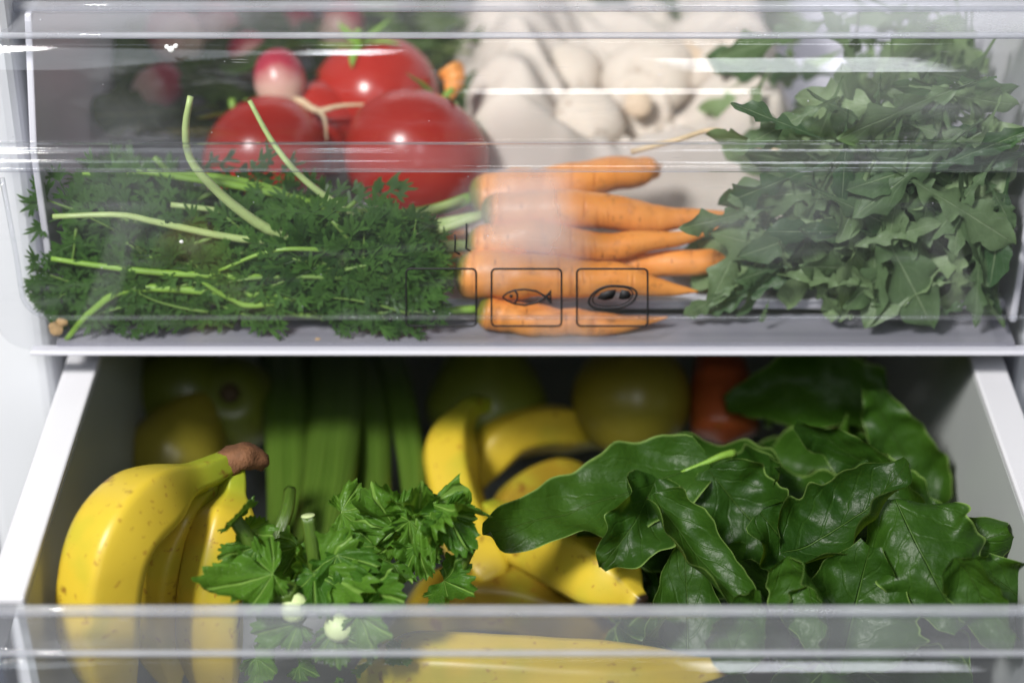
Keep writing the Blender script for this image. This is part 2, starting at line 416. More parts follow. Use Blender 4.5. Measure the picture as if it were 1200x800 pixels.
fill(st, [(728, 340), (736, 341), (740, 346), (737, 350), (730, 351), (725, 350)])
tag(sub('symbol', st, M['ink'], ud, f3), 'black printed steak symbol', None)
mk = MB(); ink_line(mk, [(533, 275), (533.5, 285), (533, 295), (539, 298)], .0004); ink_line(mk, [(546.5, 262), (547, 276), (546, 291), (551, 294)], .0004)
mk.build('symbol', M['ink'], ud)

# ---- lower drawer
DY, DZ = -.189, -.1580
LX0, LX1 = -.2165, .2365
ld = thing('crisper_drawer', (XC, .03, -.19), 'white-sided drawer pulled out with clear front, holding bananas, celery and spinach', 'drawer', 'clear fridge drawers')
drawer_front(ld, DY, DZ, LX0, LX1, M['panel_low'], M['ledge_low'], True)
LI0, LI1 = -.179, .199
ZR = -.020; ZF = -.165
for sgn, xi, xo in ((-1, LI0, LI0-.0145), (1, LI1, LI1+.0145)):
    w = MB(); a = xi-.008*(-sgn) if False else xi
    V = [(xi, -.150, ZR-.004), (xi, .26, ZR-.004), (xi-sgn*.006, .26, ZF), (xi-sgn*.006, -.150, ZF),
         (xi+sgn*.003, -.150, ZR-.004), (xi+sgn*.003, .26, ZR-.004), (xi-sgn*.003, .26, ZF), (xi-sgn*.003, -.150, ZF)]
    F = [(0, 1, 2, 3), (7, 6, 5, 4), (0, 4, 5, 1), (3, 2, 6, 7), (0, 3, 7, 4), (1, 5, 6, 2)]
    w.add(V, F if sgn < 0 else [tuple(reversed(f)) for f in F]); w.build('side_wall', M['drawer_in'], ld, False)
    rm = MB(); box(rm, min(xi, xo), max(xi, xo), -.1485, .26, ZR-.0038, ZR)
    bevel(rm.build('rim', M['rim'], ld, False), .0012, 3)
    sk = MB(); box(sk, min(xo, xo-sgn*.002), max(xo, xo-sgn*.002), -.1480, .26, ZR-.030, ZR-.0042); sk.build('rim_skirt', M['rim'], ld, False)
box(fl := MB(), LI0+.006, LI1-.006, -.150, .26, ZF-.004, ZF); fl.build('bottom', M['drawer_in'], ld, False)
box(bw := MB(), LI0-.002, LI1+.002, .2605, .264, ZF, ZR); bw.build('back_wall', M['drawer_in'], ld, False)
# ------------------------------------------------------------------ produce materials
def m_carrot():
    k = NT('carrot skin'); t = k.attr('t'); o = k.obj(); g = k.n('ShaderNodeTexCoord').outputs['Object']
    n = k.noise(90, 4); mp = k.n('ShaderNodeMapping'); k.t.links.new(o, mp.inputs[0]); mp.inputs['Scale'].default_value = (4.5, .9, .9)
    v = k.n('ShaderNodeTexVoronoi', feature='F1'); v.inputs['Scale'].default_value = 75; k.t.links.new(mp.outputs[0], v.inputs['Vector'])
    pits = k.math('SUBTRACT', 1.0, k.step(v.outputs['Distance'], .04, .16))
    mp2 = k.n('ShaderNodeMapping'); k.t.links.new(o, mp2.inputs[0]); mp2.inputs['Scale'].default_value = (420, 40, 40)
    ring = k.step(k.noise(1.0, 3, mp2.outputs[0]), .58, .72)
    c = k.mix(n, (.72, .23, .025), (.86, .38, .10)); c = k.mix(k.math('MULTIPLY', ring, .40), c, (.45, .11, .012))
    c = k.mix(k.math('MULTIPLY', pits, .75), c, (.10, .04, .015))
    c = k.mix(k.math('MULTIPLY', k.step(k.noise(150, 5, None, .65), .54, .70), .50), c, (.26, .10, .03))
    c = k.mix(k.math('SUBTRACT', 1.0, k.step(t, .015, .075)), c, (.16, .17, .02))
    h = k.math('ADD', k.math('MULTIPLY', ring, -.5), k.math('ADD', k.math('MULTIPLY', pits, -.8), k.math('MULTIPLY', n, .4)))
    return k.done(k.pbr(c, .42, k.bump(h, .5, .0008), sss=.12, sssr=(1, .4, .1)))
M['carrot'] = m_carrot()
def m_tomato():
    k = NT('tomato skin'); n = k.noise(14, 3); n2 = k.noise(350, 2)
    c = k.mix(n, (.30, .012, .008), (.46, .030, .014)); c = k.mix(k.math('MULTIPLY', k.step(n2, .62, .75), .12), c, (.65, .20, .10))
    return k.done(k.pbr(c, .27, k.bump(k.noise(25, 3), .12, .002), sss=.15, coat=.15, sssr=(1, .2, .1)))
M['tomato'] = m_tomato()
def m_radish():
    k = NT('radish skin'); t = k.attr('t'); n = k.noise(60, 3)
    f = k.math('ADD', t, k.math('MULTIPLY', k.math('SUBTRACT', n, .5), .35))
    c = k.ramp(f, (.18, (.58, .47, .36)), (.42, (.55, .33, .28)), (.60, (.36, .03, .055)), (1.0, (.24, .012, .03)))
    return k.done(k.pbr(c, .3, k.bump(n, .1, .001), sss=.15))
M['radish'] = m_radish()
def m_banana(name='banana peel', c0=(.50, .35, .020), c1=(.62, .46, .045)):
    k = NT(name); t = k.attr('t'); n = k.noise(70, 4); n2 = k.noise(260, 3)
    c = k.mix(k.noise(18, 2), c0, c1)
    c = k.mix(k.math('SUBTRACT', 1.0, k.step(t, .12, .46)), c, (.26, .31, .02))
    c = k.mix(k.math('MULTIPLY', k.step(k.noise(30, 3), .50, .68), .5), c, (.36, .36, .03))
    c = k.mix(k.math('MULTIPLY', k.step(n, .62, .70), .80), c, (.17, .065, .012))
    c = k.mix(k.math('MULTIPLY', k.step(n2, .63, .70), .55), c, (.30, .13, .02))
    c = k.mix(k.step(t, .965, .99), c, (.025, .015, .01))
    return k.done(k.pbr(c, .38, k.bump(n, .15, .001), sss=.12, sssr=(1, .7, .1)))
M['banana'] = m_banana(); M['banana_shade'] = m_banana('shade-darkened banana peel', (.24, .15, .014), (.34, .23, .02))  # second peel is darkened to paint in the shade low in the drawer
M['banana_crown'] = m_simple('banana crown', (.15, .065, .028), .75, 160, .9, .9)
def m_celery():
    k = NT('celery stalk'); s = k.attr('s'); t = k.attr('t')
    mp = k.n('ShaderNodeCombineXYZ'); k.t.links.new(k.math('MULTIPLY', s, 10.0), mp.inputs[0]); k.t.links.new(k.math('MULTIPLY', t, 1.2), mp.inputs[1])
    rib = k.noise(2.2, 2, mp.outputs[0])
    c = k.mix(rib, (.030, .075, .008), (.12, .20, .03)); c = k.mix(k.math('MULTIPLY', k.noise(35, 3), .4), c, (.06, .11, .01))
    return k.done(k.pbr(c, .33, k.bump(rib, .5, .0015), sss=.08, sssr=(.5, 1, .2)))
M['celery'] = m_celery()
M['celery_cut'] = m_simple('pale celery cut', (.52, .62, .30), .45, 150, .2, .3)
M['stem'] = m_simple('green stem', (.20, .36, .05), .4, 80, .35, .2, sss=.1)
M['stem_red'] = m_simple('pink stem', (.42, .20, .16), .45, 60, .4, .2, sss=.1)
M['stem_pale'] = m_simple('pale green stem', (.40, .52, .20), .4, 80, .25, .2, sss=.1)
M['frond'] = m_leaf('carrot frond', (.012, .050, .010), (.105, .25, .045), (.25, .41, .09), .42, .30, lat=0, bumps=.1, rnd=.7)
M['arugula'] = m_leaf('arugula leaf', (.024, .082, .026), (.30, .42, .20), (.36, .47, .26), .45, .25, 6, 1.0, .05, .12, .5, rnd=.9, vmix=.55)
M['spinach'] = m_leaf('spinach leaf', (.007, .036, .004), (.058, .150, .014), (.09, .19, .03), .42, .32, 6, 1.5, .020, .14, 1.0, rnd=.55, spec=.38, rim=.75, vmix=.6, rimc=(.30, .46, .12))
M['celery_leaf'] = m_leaf('celery leaf', (.030, .115, .012), (.145, .315, .03), (.24, .42, .08), .40, .38, 9, .5, .06, .25, .6, rnd=.5, spec=.35)
M['radish_leaf'] = m_leaf('radish leaf', (.025, .07, .012), (.09, .16, .03), (.20, .26, .07), .5, .30, 6, 1.0, .06, .5, .4, rnd=.6)
M['root'] = m_simple('pale root', (.62, .48, .30), .6, 200, .3, .3, sss=.1)
def m_cloth():
    k = NT('white cotton cloth'); n = k.noise(40, 3)
    mp = k.n('ShaderNodeMapping'); k.t.links.new(k.obj(), mp.inputs[0]); mp.inputs['Scale'].default_value = (1400, 1400, 1400)
    wv = k.n('ShaderNodeTexWave', wave_type='BANDS', bands_direction='DIAGONAL'); wv.inputs['Scale'].default_value = 1.0; k.t.links.new(mp.outputs[0], wv.inputs['Vector'])
    c = k.mix(n, (.56, .50, .44), (.68, .62, .56))
    return k.done(k.pbr(c, .85, k.bump(wv.outputs['Fac'], .15, .0004), sss=.1, spec=.2))
M['cloth'] = m_cloth()
def m_mush():
    k = NT('mushroom cap'); n = k.noise(60, 4); n2 = k.noise(160, 3)
    c = k.mix(n, (.60, .52, .44), (.70, .64, .57)); c = k.mix(k.math('MULTIPLY', k.step(k.noise(75, 5, None, .7), .56, .70), .7), c, (.20, .12, .07))
    return k.done(k.pbr(c, .7, k.bump(n2, .3, .001), sss=.15, spec=.25))
M['mushroom'] = m_mush()
M['mush_stem'] = m_simple('mushroom stem', (.66, .52, .38), .8, 120, .3, .4)
def m_fruit(name, c0, c1, rough=.35):
    k = NT(name); n = k.noise(22, 3); d = k.noise(420, 2)
    c = k.mix(n, c0, c1); c = k.mix(k.math('MULTIPLY', k.step(d, .64, .72), .5), c, (.16, .11, .02))
    return k.done(k.pbr(c, rough, None, sss=.1, sssr=(.8, 1, .2)))
M['pear'] = m_fruit('pear skin', (.20, .175, .02), (.29, .24, .03))
M['apple_g'] = m_fruit('green apple skin', (.09, .12, .013), (.15, .17, .02))
M['pepper'] = m_fruit('red pepper skin', (.26, .05, .014), (.36, .08, .02), .35)
M['stalk_brown'] = m_simple('brown stalk', (.07, .045, .02), .7, 200, .4, .3)
M['crumb'] = m_simple('beige crumb', (.52, .34, .16), .8, 400, .4, .5)
M['speck'] = m_simple('white speck', (.85, .85, .85), .6, 400, .1, .2)

# ------------------------------------------------------------------ leaf shapes (local: base at origin, +Y to the tip, +Z upper face)
def grid_leaf(L, wfun, n=22, m=8, bow=.15, cup=.2, ruffle=.0, slant=.0, twist=0., seed=0., asym=.0, petiole=0., pr=.0011, puck=.015):
    """one leaf blade as a fine grid. wfun(t,side) half width / L"""
    V = []; F = []; T = []; S = []
    cols = 2*m+1
    for i in range(n+1):
        t = i/n
        for j in range(cols):
            s = (j-m)/m; a = abs(s); side = 1 if s >= 0 else -1
            w = wfun(t, side)*L
            y = (t + slant*a*w/L)*L; ph_ = cup*1.55
            if abs(ph_) < .02: x = s*w; zc = 0
            else: x = w*math.sin(s*ph_)/ph_; zc = w*(1-math.cos(s*ph_))/ph_
            z = zc + ruffle*L*(a**1.5)*nz((x/L*1.0+side*3, y/L*2.2, 0), 2.6, seed) + puck*L*(nz((x/L, y/L, 1), 5, seed+2) + .6*nz((x/L, y/L, 2), 11, seed+4)*(.3+a))
            z += asym*w*s
            tw = twist*t; x, z = x*math.cos(tw)-z*math.sin(tw), x*math.sin(tw)+z*math.cos(tw)
            # bow along the length: circular arc
            if abs(bow) > 1e-4:
                R = L/bow; ang = y/R; yy = (R-z)*math.sin(ang); zz = R-(R-z)*math.cos(ang)
                # arc starts tangent to +Y and lifts to +Z for bow>0
                y, z = yy, zz
            V.append(Vector((x, y, z))); T.append(t); S.append(s)
    for i in range(n):
        for j in range(cols-1):
            a = i*cols+j; F.append((a, a+1, a+cols+1, a+cols))
    mb = MB(); mb.add(V, F, T, S)
    if petiole > 0:
        pts = catmull([(0, -petiole, -.12*petiole*bow), (0, -petiole*.5, 0), (0, 0, 0), (0, L*.25, 0.0+(.5*(L*.25)**2*bow/L))], 9)
        tube(mb, [p-Vector((0, 0, pr*.4)) for p in pts], lambda v: pr*(1.1-.7*v), 6, t0=.3, t1=.3); 
        for q in range(len(pts)*6): mb.s[-1-q] = 0.0
    return mb
def fan_leaf(L, seed=0., lobes=((0, 1.0), (48, .80), (-48, .80), (98, .5), (-98, .5)), ruffle=.10, cup=.25, fold=.0):
    rng = random.Random(seed); N = 150; R = 9; V = [Vector((0, 0, 0))]; T = [0.]; S = [0.]; F = []
    lo = [(math.radians(a+rng.uniform(-9, 9)), A*rng.uniform(.75, 1.15)) for a, A in lobes]
    bend = rng.uniform(-.9, 1.6); side = rng.uniform(-.6, .6)
    for r in range(1, R+1):
        for i in range(N+1):
            th = math.radians(-135+270*i/N); e = .30; best = 9
            for a, A in lo:
                d = abs(th-a); f = A*max(0, math.cos(min(d*1.95, 1.57)))**.50
                if f > e: e = f
                best = min(best, d)
            q = (th*5.6+seed) % 1.0; e *= 1-.22*(1-abs(2*q-1))*(.6+.8*nz((th*3, 0, 0), 1, seed+5)**2)
            rr_ = r/R; rad = L*e*rr_
            x = rad*math.sin(th); y = rad*math.cos(th)
            z = ruffle*L*rr_**1.6*(nz((math.sin(th)*1.4, math.cos(th)*1.4, rr_*.8), 1.7, seed)*3.4 + 1.2*nz((x/L, y/L, 0), 6, seed) + .30*math.sin(th*11+seed)*rr_) - .05*L*rr_*max(0, 1-best*3.2)
            z += cup*x*x/L + fold*abs(x)
            R_ = L/(bend if abs(bend) > .05 else .05); an = y/R_; y, z = (R_-z)*math.sin(an), R_-(R_-z)*math.cos(an)
            an = side*x/L; z += side*x*x/L
            V.append(Vector((x, y, z))); T.append(rr_); S.append(min(best*1.6, 1.0)*(.25+.75*rr_))
    for i in range(N): F.append((0, 1+i+1, 1+i))
    for r in range(R-1):
        for i in range(N):
            a = 1+r*(N+1)+i; b = a+N+1; F.append((a, a+1, b+1, b))
    mb = MB(); mb.add(V, F, T, S); return mb
def xform(mb, Mx):
    mb.V = [Mx @ v for v in mb.V]; return mb
def mesh_of(mb, name, mat):
    m = mesh(name, mb.V, mb.F, {'t': mb.t, 's': mb.s}); m.materials.append(mat); return m
def link(name, m, Mx, label=None, cat=None, group=None, parent=None):
    o = bpy.data.objects.new(name, m); COL.objects.link(o); o.matrix_world = Mx
    if parent is not None:
        o.parent = parent; o.matrix_parent_inverse = Matrix.Identity(4); o.matrix_basis = Matrix.Translation(-parent.location) @ Mx
    if label: tag(o, label, cat, group)
    return o

# ------------------------------------------------------------------ tomatoes
def tomato(c, R, axis, label):
    root = thing('tomato', c-Vector((0, 0, R*.9)), label, 'tomato', 'tomatoes in the upper drawer')
    prof = [(R*max(.02, math.sin(a))**.92, -R*.88*math.cos(a)+(.10*R*max(0, 1-abs(math.pi-a)*2.4)*-1)) for a in np.linspace(.05, math.pi-.05, 26)]
    sd = random.random()*6
    b = lathe(MB(), prof, 40, orient(c, axis, (0, 0, 1)) @ Matrix.Rotation(-math.pi/2, 4, 'X'), lambda a, v: 1+.018*math.sin(5*a+sd)*v+.012*math.sin(3*a+sd))
    b.build('body', M['tomato'], root)
    ax = nrm(axis); top = c+ax*(R*.80)
    for i in range(5):
        u = ax.orthogonal().normalized(); u.rotate(Matrix.Rotation(i*2*math.pi/5+sd, 3, ax))
        g = grid_leaf(R*.75, lambda t, s: .11*math.sin(math.pi*min(1, t*.9+.12))**.8, 8, 2, bow=random.uniform(-.9, .5), cup=.4)
        xform(g, orient(top, u+ax*.25, ax)); g.build('sepal', M['stem'], root)
    st = MB(); tube(st, catmull([top-ax*.002, top+ax*.004, top+ax*.009+Vector((.002, 0, 0))], 6), .0016, 7); st.build('stalk', M['stem'], root)
tomato(P(312, 184, Y=.105), .0298, (-.5, .5, .55), 'small red tomato wedged against the herb stems')
tomato(P(487, 184, Y=.100), .0335, (.35, .55, .55), 'large glossy red tomato beside the white cloth bag')
tomato(P(440, 112, Y=.150), .0305, (-.25, .1, .9), 'red tomato with a dark green stalk behind the two others')
tomato(P(375, 150, Y=.135), .0245, (.1, .6, .6), 'red tomato half hidden between the others under the radish root')

# ------------------------------------------------------------------ radishes with leaves
def radish(c, R, axis, rootpts, label, leaves=()):
    root = thing('radish', c-Vector((0, 0, R)), label, 'radish', 'radishes in the upper drawer')
    prof = [(R*max(.03, math.sin(a))**.85*(1 if a > 1.2 else .9+.08*a), -R*1.25*math.cos(a)) for a in np.linspace(.06, math.pi-.08, 20)]
    lathe(MB(), prof, 26, orient(c, axis, (0, 0, 1)) @ Matrix.Rotation(-math.pi/2, 4, 'X')).build('body', M['radish'], root)
    p0 = c-nrm(axis)*R*1.15
    for k_, rp in enumerate(rootpts):
        rt = MB(); pts = catmull(([p0] if k_ == 0 else []) + rp, 14); tube(rt, pts, lambda v: R*(.17 if k_ == 0 else .09)*(1-v)**.8+.0003, 7); rt.build('root', M['root'], root)
    for (tip, nh, w) in leaves:
        b = c+nrm(axis)*R*1.1; d = tip-b; L = d.length
        g = grid_leaf(L, lambda t, s: (.05+w*max(0, (t-.25)/.75)**.6*max(0, 1-t**6))*(1+.15*math.sin(t*26+s)), 22, 6, bow=.5, cup=.1, ruffle=.10, seed=random.random()*9)
        xform(g, orient(b, d-Vector((0, 0, 1))*.25*L, nh)); g.build('leaf', M['radish_leaf'], root)
radish(P(185, 102, Y=.165), .0105, (.75, .25, .35), [[P(140, 122, Y=.16), P(128, 132, Y=.158)]], 'pink and white radish with its root tip against the drawer side',
       [(P(300, 75, Y=.21), (0, -.5, .8), .26), (P(235, 60, Y=.20), (0, -.7, .6), .3)])
radish(P(328, 95, Y=.130), .0120, (-.15, .5, .75), [[P(350, 118, Y=.115), P(372, 130, Y=.108), P(400, 124, Y=.110), P(455, 122, Y=.112)], [P(368, 127, Y=.110), P(380, 138, Y=.104), P(383, 165, Y=.094)]], 'pink and white radish with a forked root lying over the tomatoes',
       [(P(250, 50, Y=.22), (.2, -.6, .7), .28), (P(330, 40, Y=.23), (0, -.6, .7), .28)])
for i, (x, y, Y, r) in enumerate(((295, 68, .19, .011), (205, 42, .20, .013), (255, 34, .235, .012), (345, 40, .25, .012), (400, 30, .25, .011))):
    radish(P(x, y, Y=Y), r, (random.uniform(-.6, .6), .5, .5), [[P(x-20, y+8, Y=Y-.005), P(x-34, y+6, Y=Y-.004)]],
           ['small red radish tucked behind the forked-root radish', 'red radish with a pale side, topmost above the drawer step', 'red radish deep behind the pale-sided one', 'red radish among dark leaves behind the tomatoes', 'red radish at the far end beside the cloth bag'][i],
           [(P(x+random.uniform(-60, 80), y+random.uniform(-10, 40), Y=Y+random.uniform(.0, .05)), (0, -.6, .7), .28)])
RL = [mesh_of(grid_leaf(.055, lambda t, s: (.05+.26*max(0, (t-.2)/.8)**.6*max(0, 1-t**6))*(1+.16*math.sin(t*27+s*2)), 22, 6, bow=.7*random.uniform(-1, 1), cup=.2, ruffle=.15, seed=i, petiole=.02), 'radish_leaf', M['radish_leaf']) for i in range(5)]
for i in range(64):
    x = random.uniform(-.175, -.02) if i < 46 else random.uniform(-.02, .13); y = random.uniform(.15, .30) if i < 46 else random.uniform(.25, .32)
    z = random.uniform(.008, .035+.12*(y-.13))
    a = random.uniform(0, 6.28)
    link('radish_leaf', RL[i % 5], orient(Vector((x, y, z)), (math.cos(a), math.sin(a)*.6, random.uniform(-.1, .35)), (random.uniform(-.5, .5), -.6, .8), random.uniform(.75, 1.25)),
         'dark green leaf in the shaded heap behind the tomatoes' if i < 46 else 'dark green leaf showing behind the white cloth bag', 'leaf', 'leaves heaped at the back of the upper drawer')

# ------------------------------------------------------------------ cloth bag and mushrooms
def cloth_bag():
    rg = random.Random(21); nx, ny = 130, 110; x0, x1, y0, y1 = -.036, .142, .082, .310; V = []; F = []
    folds = [(rg.uniform(x0, x1), rg.uniform(.11, .28), rg.uniform(-1.2, 1.2), rg.uniform(.004, .009), rg.uniform(.004, .011), rg.uniform(.03, .08), rg.uniform(-6, 6)) for _ in range(26)]
    for i in range(nx+1):
        for j in range(ny+1):
            x = x0+(x1-x0)*i/nx; y = y0+(y1-y0)*j/ny
            e = min(1, max(0, (y-y0)/.040)); e = e*e*(3-2*e); f = min(1, max(0, min(x-x0, x1-x)/.022)); f = f*f*(3-2*f)
            z = .012 + .15*max(0, y-.13) + .030*math.exp(-((x-.002)/.022)**2) + .028*math.exp(-((x-.118)/.028)**2) + .014*math.exp(-((y-.118)/.012)**2)
            z -= .012*math.exp(-((x-.055)/.032)**2-((y-.165)/.030)**2)
            for (fx, fy, an, w, h, ln, cv) in folds:
                u = (x-fx)*math.cos(an)+(y-fy)*math.sin(an); v = -(x-fx)*math.sin(an)+(y-fy)*math.cos(an)+cv*u*u
                z += h*math.exp(-(v/w)**2)*math.exp(-(u/ln)**2)
            z += .006*(abs(nz((x, y, 0), 38, 2))) + .0025*nz((x, y, 0), 95, 5)
            z = .0045+max(0, z)*e*f
            V.append((x+.006*nz((x, y, 3), 30, 1), y+.006*nz((x, y, 7), 30, 1)-.012*(z-.02), z))
    for i in range(nx):
        for j in range(ny): a = i*(ny+1)+j; F.append((a, a+ny+1, a+ny+2, a+1))
    o = MB().add(V, F).build('cloth_bag', M['cloth'], None, True, loc=(.053, .2, .0045))
    return tag(o, 'crumpled white cotton bag of mushrooms between the tomatoes and salad', 'bag')
cloth_bag()
def mushroom(c, R, axis, label, stem=True):
    root = thing('mushroom', c-Vector((0, 0, R*.6)), label, 'mushroom', 'mushrooms in the cloth bag')
    Mx = orient(c, axis, (0, 0, 1)) @ Matrix.Rotation(-math.pi/2, 4, 'X')
    prof = [(R*.30, -R*.12), (R*.75, -R*.30), (R*.92, -R*.26), (R*1.0, -R*.05), (R*.97, R*.18), (R*.85, R*.42), (R*.64, R*.60), (R*.36, R*.71), (R*.10, R*.74)]
    o = lathe(MB(), prof, 30, Mx, lambda a, v: 1+.05*math.sin(2*a+c.x*90)+.03*math.sin(5*a)).build('cap', M['mushroom'], root)
    s = o.modifiers.new('s', 'SUBSURF'); s.levels = 1; s.render_levels = 1
    if stem: lathe(MB(), [(R*.36, -R*1.05), (R*.42, -R*.9), (R*.34, -R*.5), (R*.36, -R*.10)], 18, Mx).build('stem', M['mush_stem'], root)
mushroom(P(690, 142, Y=.150), .0175, (0, -.45, .8), 'pale mushroom cap at the front of the cloth bag')
mushroom(P(750, 125, Y=.165), .016, (.1, .7, -.4), 'mushroom lying on its side with dark earth on the stem')
mushroom(P(762, 92, Y=.185), .024, (-.25, -.4, .9), 'large white mushroom cap resting on the others')
mushroom(P(832, 78, Y=.185), .0165, (.8, -.35, -.25), 'brownish mushroom with its stem turned outwards')
mushroom(P(665, 88, Y=.200), .019, (-.2, -.3, .9), 'white mushroom cap against the back of the bag')
mushroom(P(880, 100, Y=.190), .016, (.3, -.3, .9), 'white mushroom cap half under the folded cloth')

# ------------------------------------------------------------------ carrots with feathery tops
def fit(m, Mx, x0=-.190, x1=.209, y0=.0045, z0=.0032, y1=.33, z1=9.):
    """slide a leaf back inside the drawer walls"""
    co = np.empty(len(m.vertices)*3); m.vertices.foreach_get('co', co); co = co.reshape(-1, 3)
    w = co @ np.array(Mx.to_3x3()).T + np.array(Mx.translation)
    lo = w.min(0); hi = w.max(0); d = Vector((0, 0, 0))
    if hi[1] > y1: d.y = y1-hi[1]
    if lo[1]+d.y < y0: d.y = y0-lo[1]
    if hi[0] > x1: d.x = x1-hi[0]
    if lo[0] < x0: d.x = x0-lo[0]
    if hi[2] > z1: d.z = z1-hi[2]
    if lo[2]+d.z < z0: d.z = z0-lo[2]
    return Matrix.Translation(d) @ Mx
def frond_mesh(seed, L=.052, dens=7):
    rng = random.Random(seed); mb = MB(); up = Vector((0, 0, 1))
    def blade(p, d, l, w, sd=0):
        d = nrm(d); sx = nrm(d.cross(up)) if abs(d.z) < .95 else d.orthogonal(); n = sx.cross(d); cv = rng.uniform(-.25, .25)*l
        q = [p-sx*w*.5, p+sx*w*.5, p+d*l*.4+sx*(w+cv*.2), p+d*l*.4-sx*(w-cv*.2), p+d*l*.78+sx*(w*.7+cv*.6)+n*l*.05, p+d*l*.78+sx*(-w*.7+cv*.6)+n*l*.05, p+d*l+sx*cv]
        mb.add(q, [(0, 1, 2, 3), (3, 2, 4, 5), (5, 4, 6)], [.2, .2, .5, .5, .8, .8, 1], [.5]*7)
    bend = rng.uniform(-.7, .7); bz = rng.uniform(-.2, .3)
    sp = catmull([Vector((0, 0, 0)), Vector((bend*L*.05, L*.35, bz*L*.10)), Vector((bend*L*.18, L*.7, bz*L*.2)), Vector((bend*L*.42, L, bz*L*.2))], 14)
    tube(mb, sp, lambda v: .0013*(1-.7*v), 6, t0=.3, t1=.3); mb.s = [0.0]*len(mb.s)
    for i in range(dens):
        u = .18+.78*i/(dens-1); k = u*13; j = min(int(k), 12); p = sp[j].lerp(sp[j+1], k-j); ax = nrm(sp[j+1]-sp[j]); lat = nrm(ax.cross(up))
        for sd in (-1, 1):
            pl = L*(.44*(1-u)**.8+.10)*rng.uniform(.7, 1.2); d = nrm(ax*rng.uniform(.5, 1.0)+lat*sd+up*rng.uniform(-.35, .35))
            pp = [p+d*pl*v+ax*pl*v*v*rng.uniform(.1, .35) for v in np.linspace(0, 1, 5)]
            tube(mb, pp, lambda v: .00055*(1-.5*v), 4, cap=False, t0=.3, t1=.3)
            npin = max(2, int(pl/.0066))
            for q in range(npin):
                v = .3+.6*q/max(1, npin-1); kk = v*4; jj = min(int(kk), 3); bq = pp[jj].lerp(pp[jj+1], kk-jj); a2 = nrm(pp[jj+1]-pp[jj]); l2_ = a2.cross(up)
                for s2 in (-1, 1):
                    l2 = (.0115*(1-v*.35))*rng.uniform(.6, 1.35); dd = nrm(a2*1.1+l2_*s2*rng.uniform(.6, 1.1)+up*rng.uniform(-.3, .3))
                    blade(bq, dd, l2*.85, .00105)
                    for s3 in (-1, 1): blade(bq+dd*l2*.32, nrm(dd+dd.cross(up)*s3*.75), l2*.5, .0009)
            a2 = nrm(pp[-1]-pp[-2])
            for f in (-.5, 0, .5): blade(pp[-1], a2+a2.cross(up)*f, .0085*rng.uniform(.7, 1.2), .00085)
    for f in (-.6, 0, .6): blade(sp[-1], ax+lat*f, .009, .0009)
    return mesh_of(mb, 'frond', M['frond'])
FR = [frond_mesh(100+i, rng_L, dn) for i, (rng_L, dn) in enumerate(((.060, 5), (.066, 6), (.052, 5), (.062, 5), (.055, 4), (.070, 6), (.050, 4), (.058, 5)))]
FX1 = -.026
def carrot(pts, R, label, stalks, fronds=()):
    """pts crown->tip; stalks: list of control point lists from the crown to the leaf end"""
    root = thing('carrot', pts[0], label, 'carrot', 'carrots with their green tops in the upper drawer')
    sd = random.random()*20; p = [q+Vector((0, .3, 1))*(R*.22*nz((i_*.12, 0, 0), 1, sd+3)) for i_, q in enumerate(catmull(pts, 60))]
    def rad(v):
        r = 1.15*R*((1-v)**.5*.35 + .65*(1-v**2.8))
        if v < .06: r *= .45+.55*math.sqrt(v/.06)
        r *= 1+.13*nz((v*9, 0, 0), 1, sd)+.04*nz((v*46, 0, 0), 1, sd)
        return max(r, .0006)
    tube(MB(), p, rad, 20, shape=lambda a, v: 1+.05*math.sin(2*a+sd)+.03*nz((math.cos(a), math.sin(a), v*9), 1.2, sd)).build('root', M['carrot'], root)
    for sp, r in stalks:
        tube(MB(), catmull([pts[0]+(Vector(sp[0])-pts[0])*.02]+list(sp), 22), lambda v: r*(1-.5*v), 8, shape=lambda a, v: 1+.1*math.cos(3*a)).build('stalk', M['stem' if random.random() < .6 else 'stem_pale'], root)
    for (b, d, n, sc) in fronds:
        fm = random.choice(FR); link('frond', fm, fit(fm, orient(b, d, n, sc), x1=FX1, z1=.062 if b.x > -.13 else .075), parent=root)
def rnd_fronds(n, xr, yr, Yr, scl=(.7, 1.15)):
    out = []
    for i in range(n):
        b = P(random.uniform(*xr), random.uniform(*yr), Y=random.uniform(*Yr)); b.z = max(b.z, .006)
        a = random.gauss(math.pi if random.random() < .7 else 0, .42); d = Vector((math.cos(a), random.uniform(-.12, .15), math.sin(a)*.9-.05))
        out.append((b, d, (random.uniform(-.2, .2), -1, random.uniform(-.1, .45)), random.uniform(*scl)))
    return out
C1 = P(552, 232, Y=.060); C2 = P(566, 252, Y=.045); C3 = P(550, 288, Y=.035); C4 = P(690, 308, Y=.034); C5 = P(535, 318, Y=.024); C6 = P(560, 362, Y=.016)
carrot([C1, P(640, 220, Y=.062), P(745, 200, Y=.078)] + [P(775, 194, Y=.085)], .0088, 'carrot with green crown, topmost, leaning on the white cloth',
       [([P(500, 247, Y=.05), P(420, 252, Y=.035), P(300, 222, Y=.028), P(160, 200, Y=.026)], .0028), ([P(470, 252, Y=.05), P(380, 240, Y=.04), P(260, 208, Y=.034), P(90, 204, Y=.03)], .0022),
        ([P(440, 262, Y=.03), P(395, 240, Y=.022), P(350, 205, Y=.022), P(318, 165, Y=.028), P(292, 118, Y=.034)], .0019)],
       rnd_fronds(7, (90, 230), (230, 300), (.03, .055)) + [(P(312, 165, Y=.034), (-.35, .1, 1), (0, -1, .2), .40), (P(300, 140, Y=.036), (.35, .1, .8), (0, -1, .2), .35)])
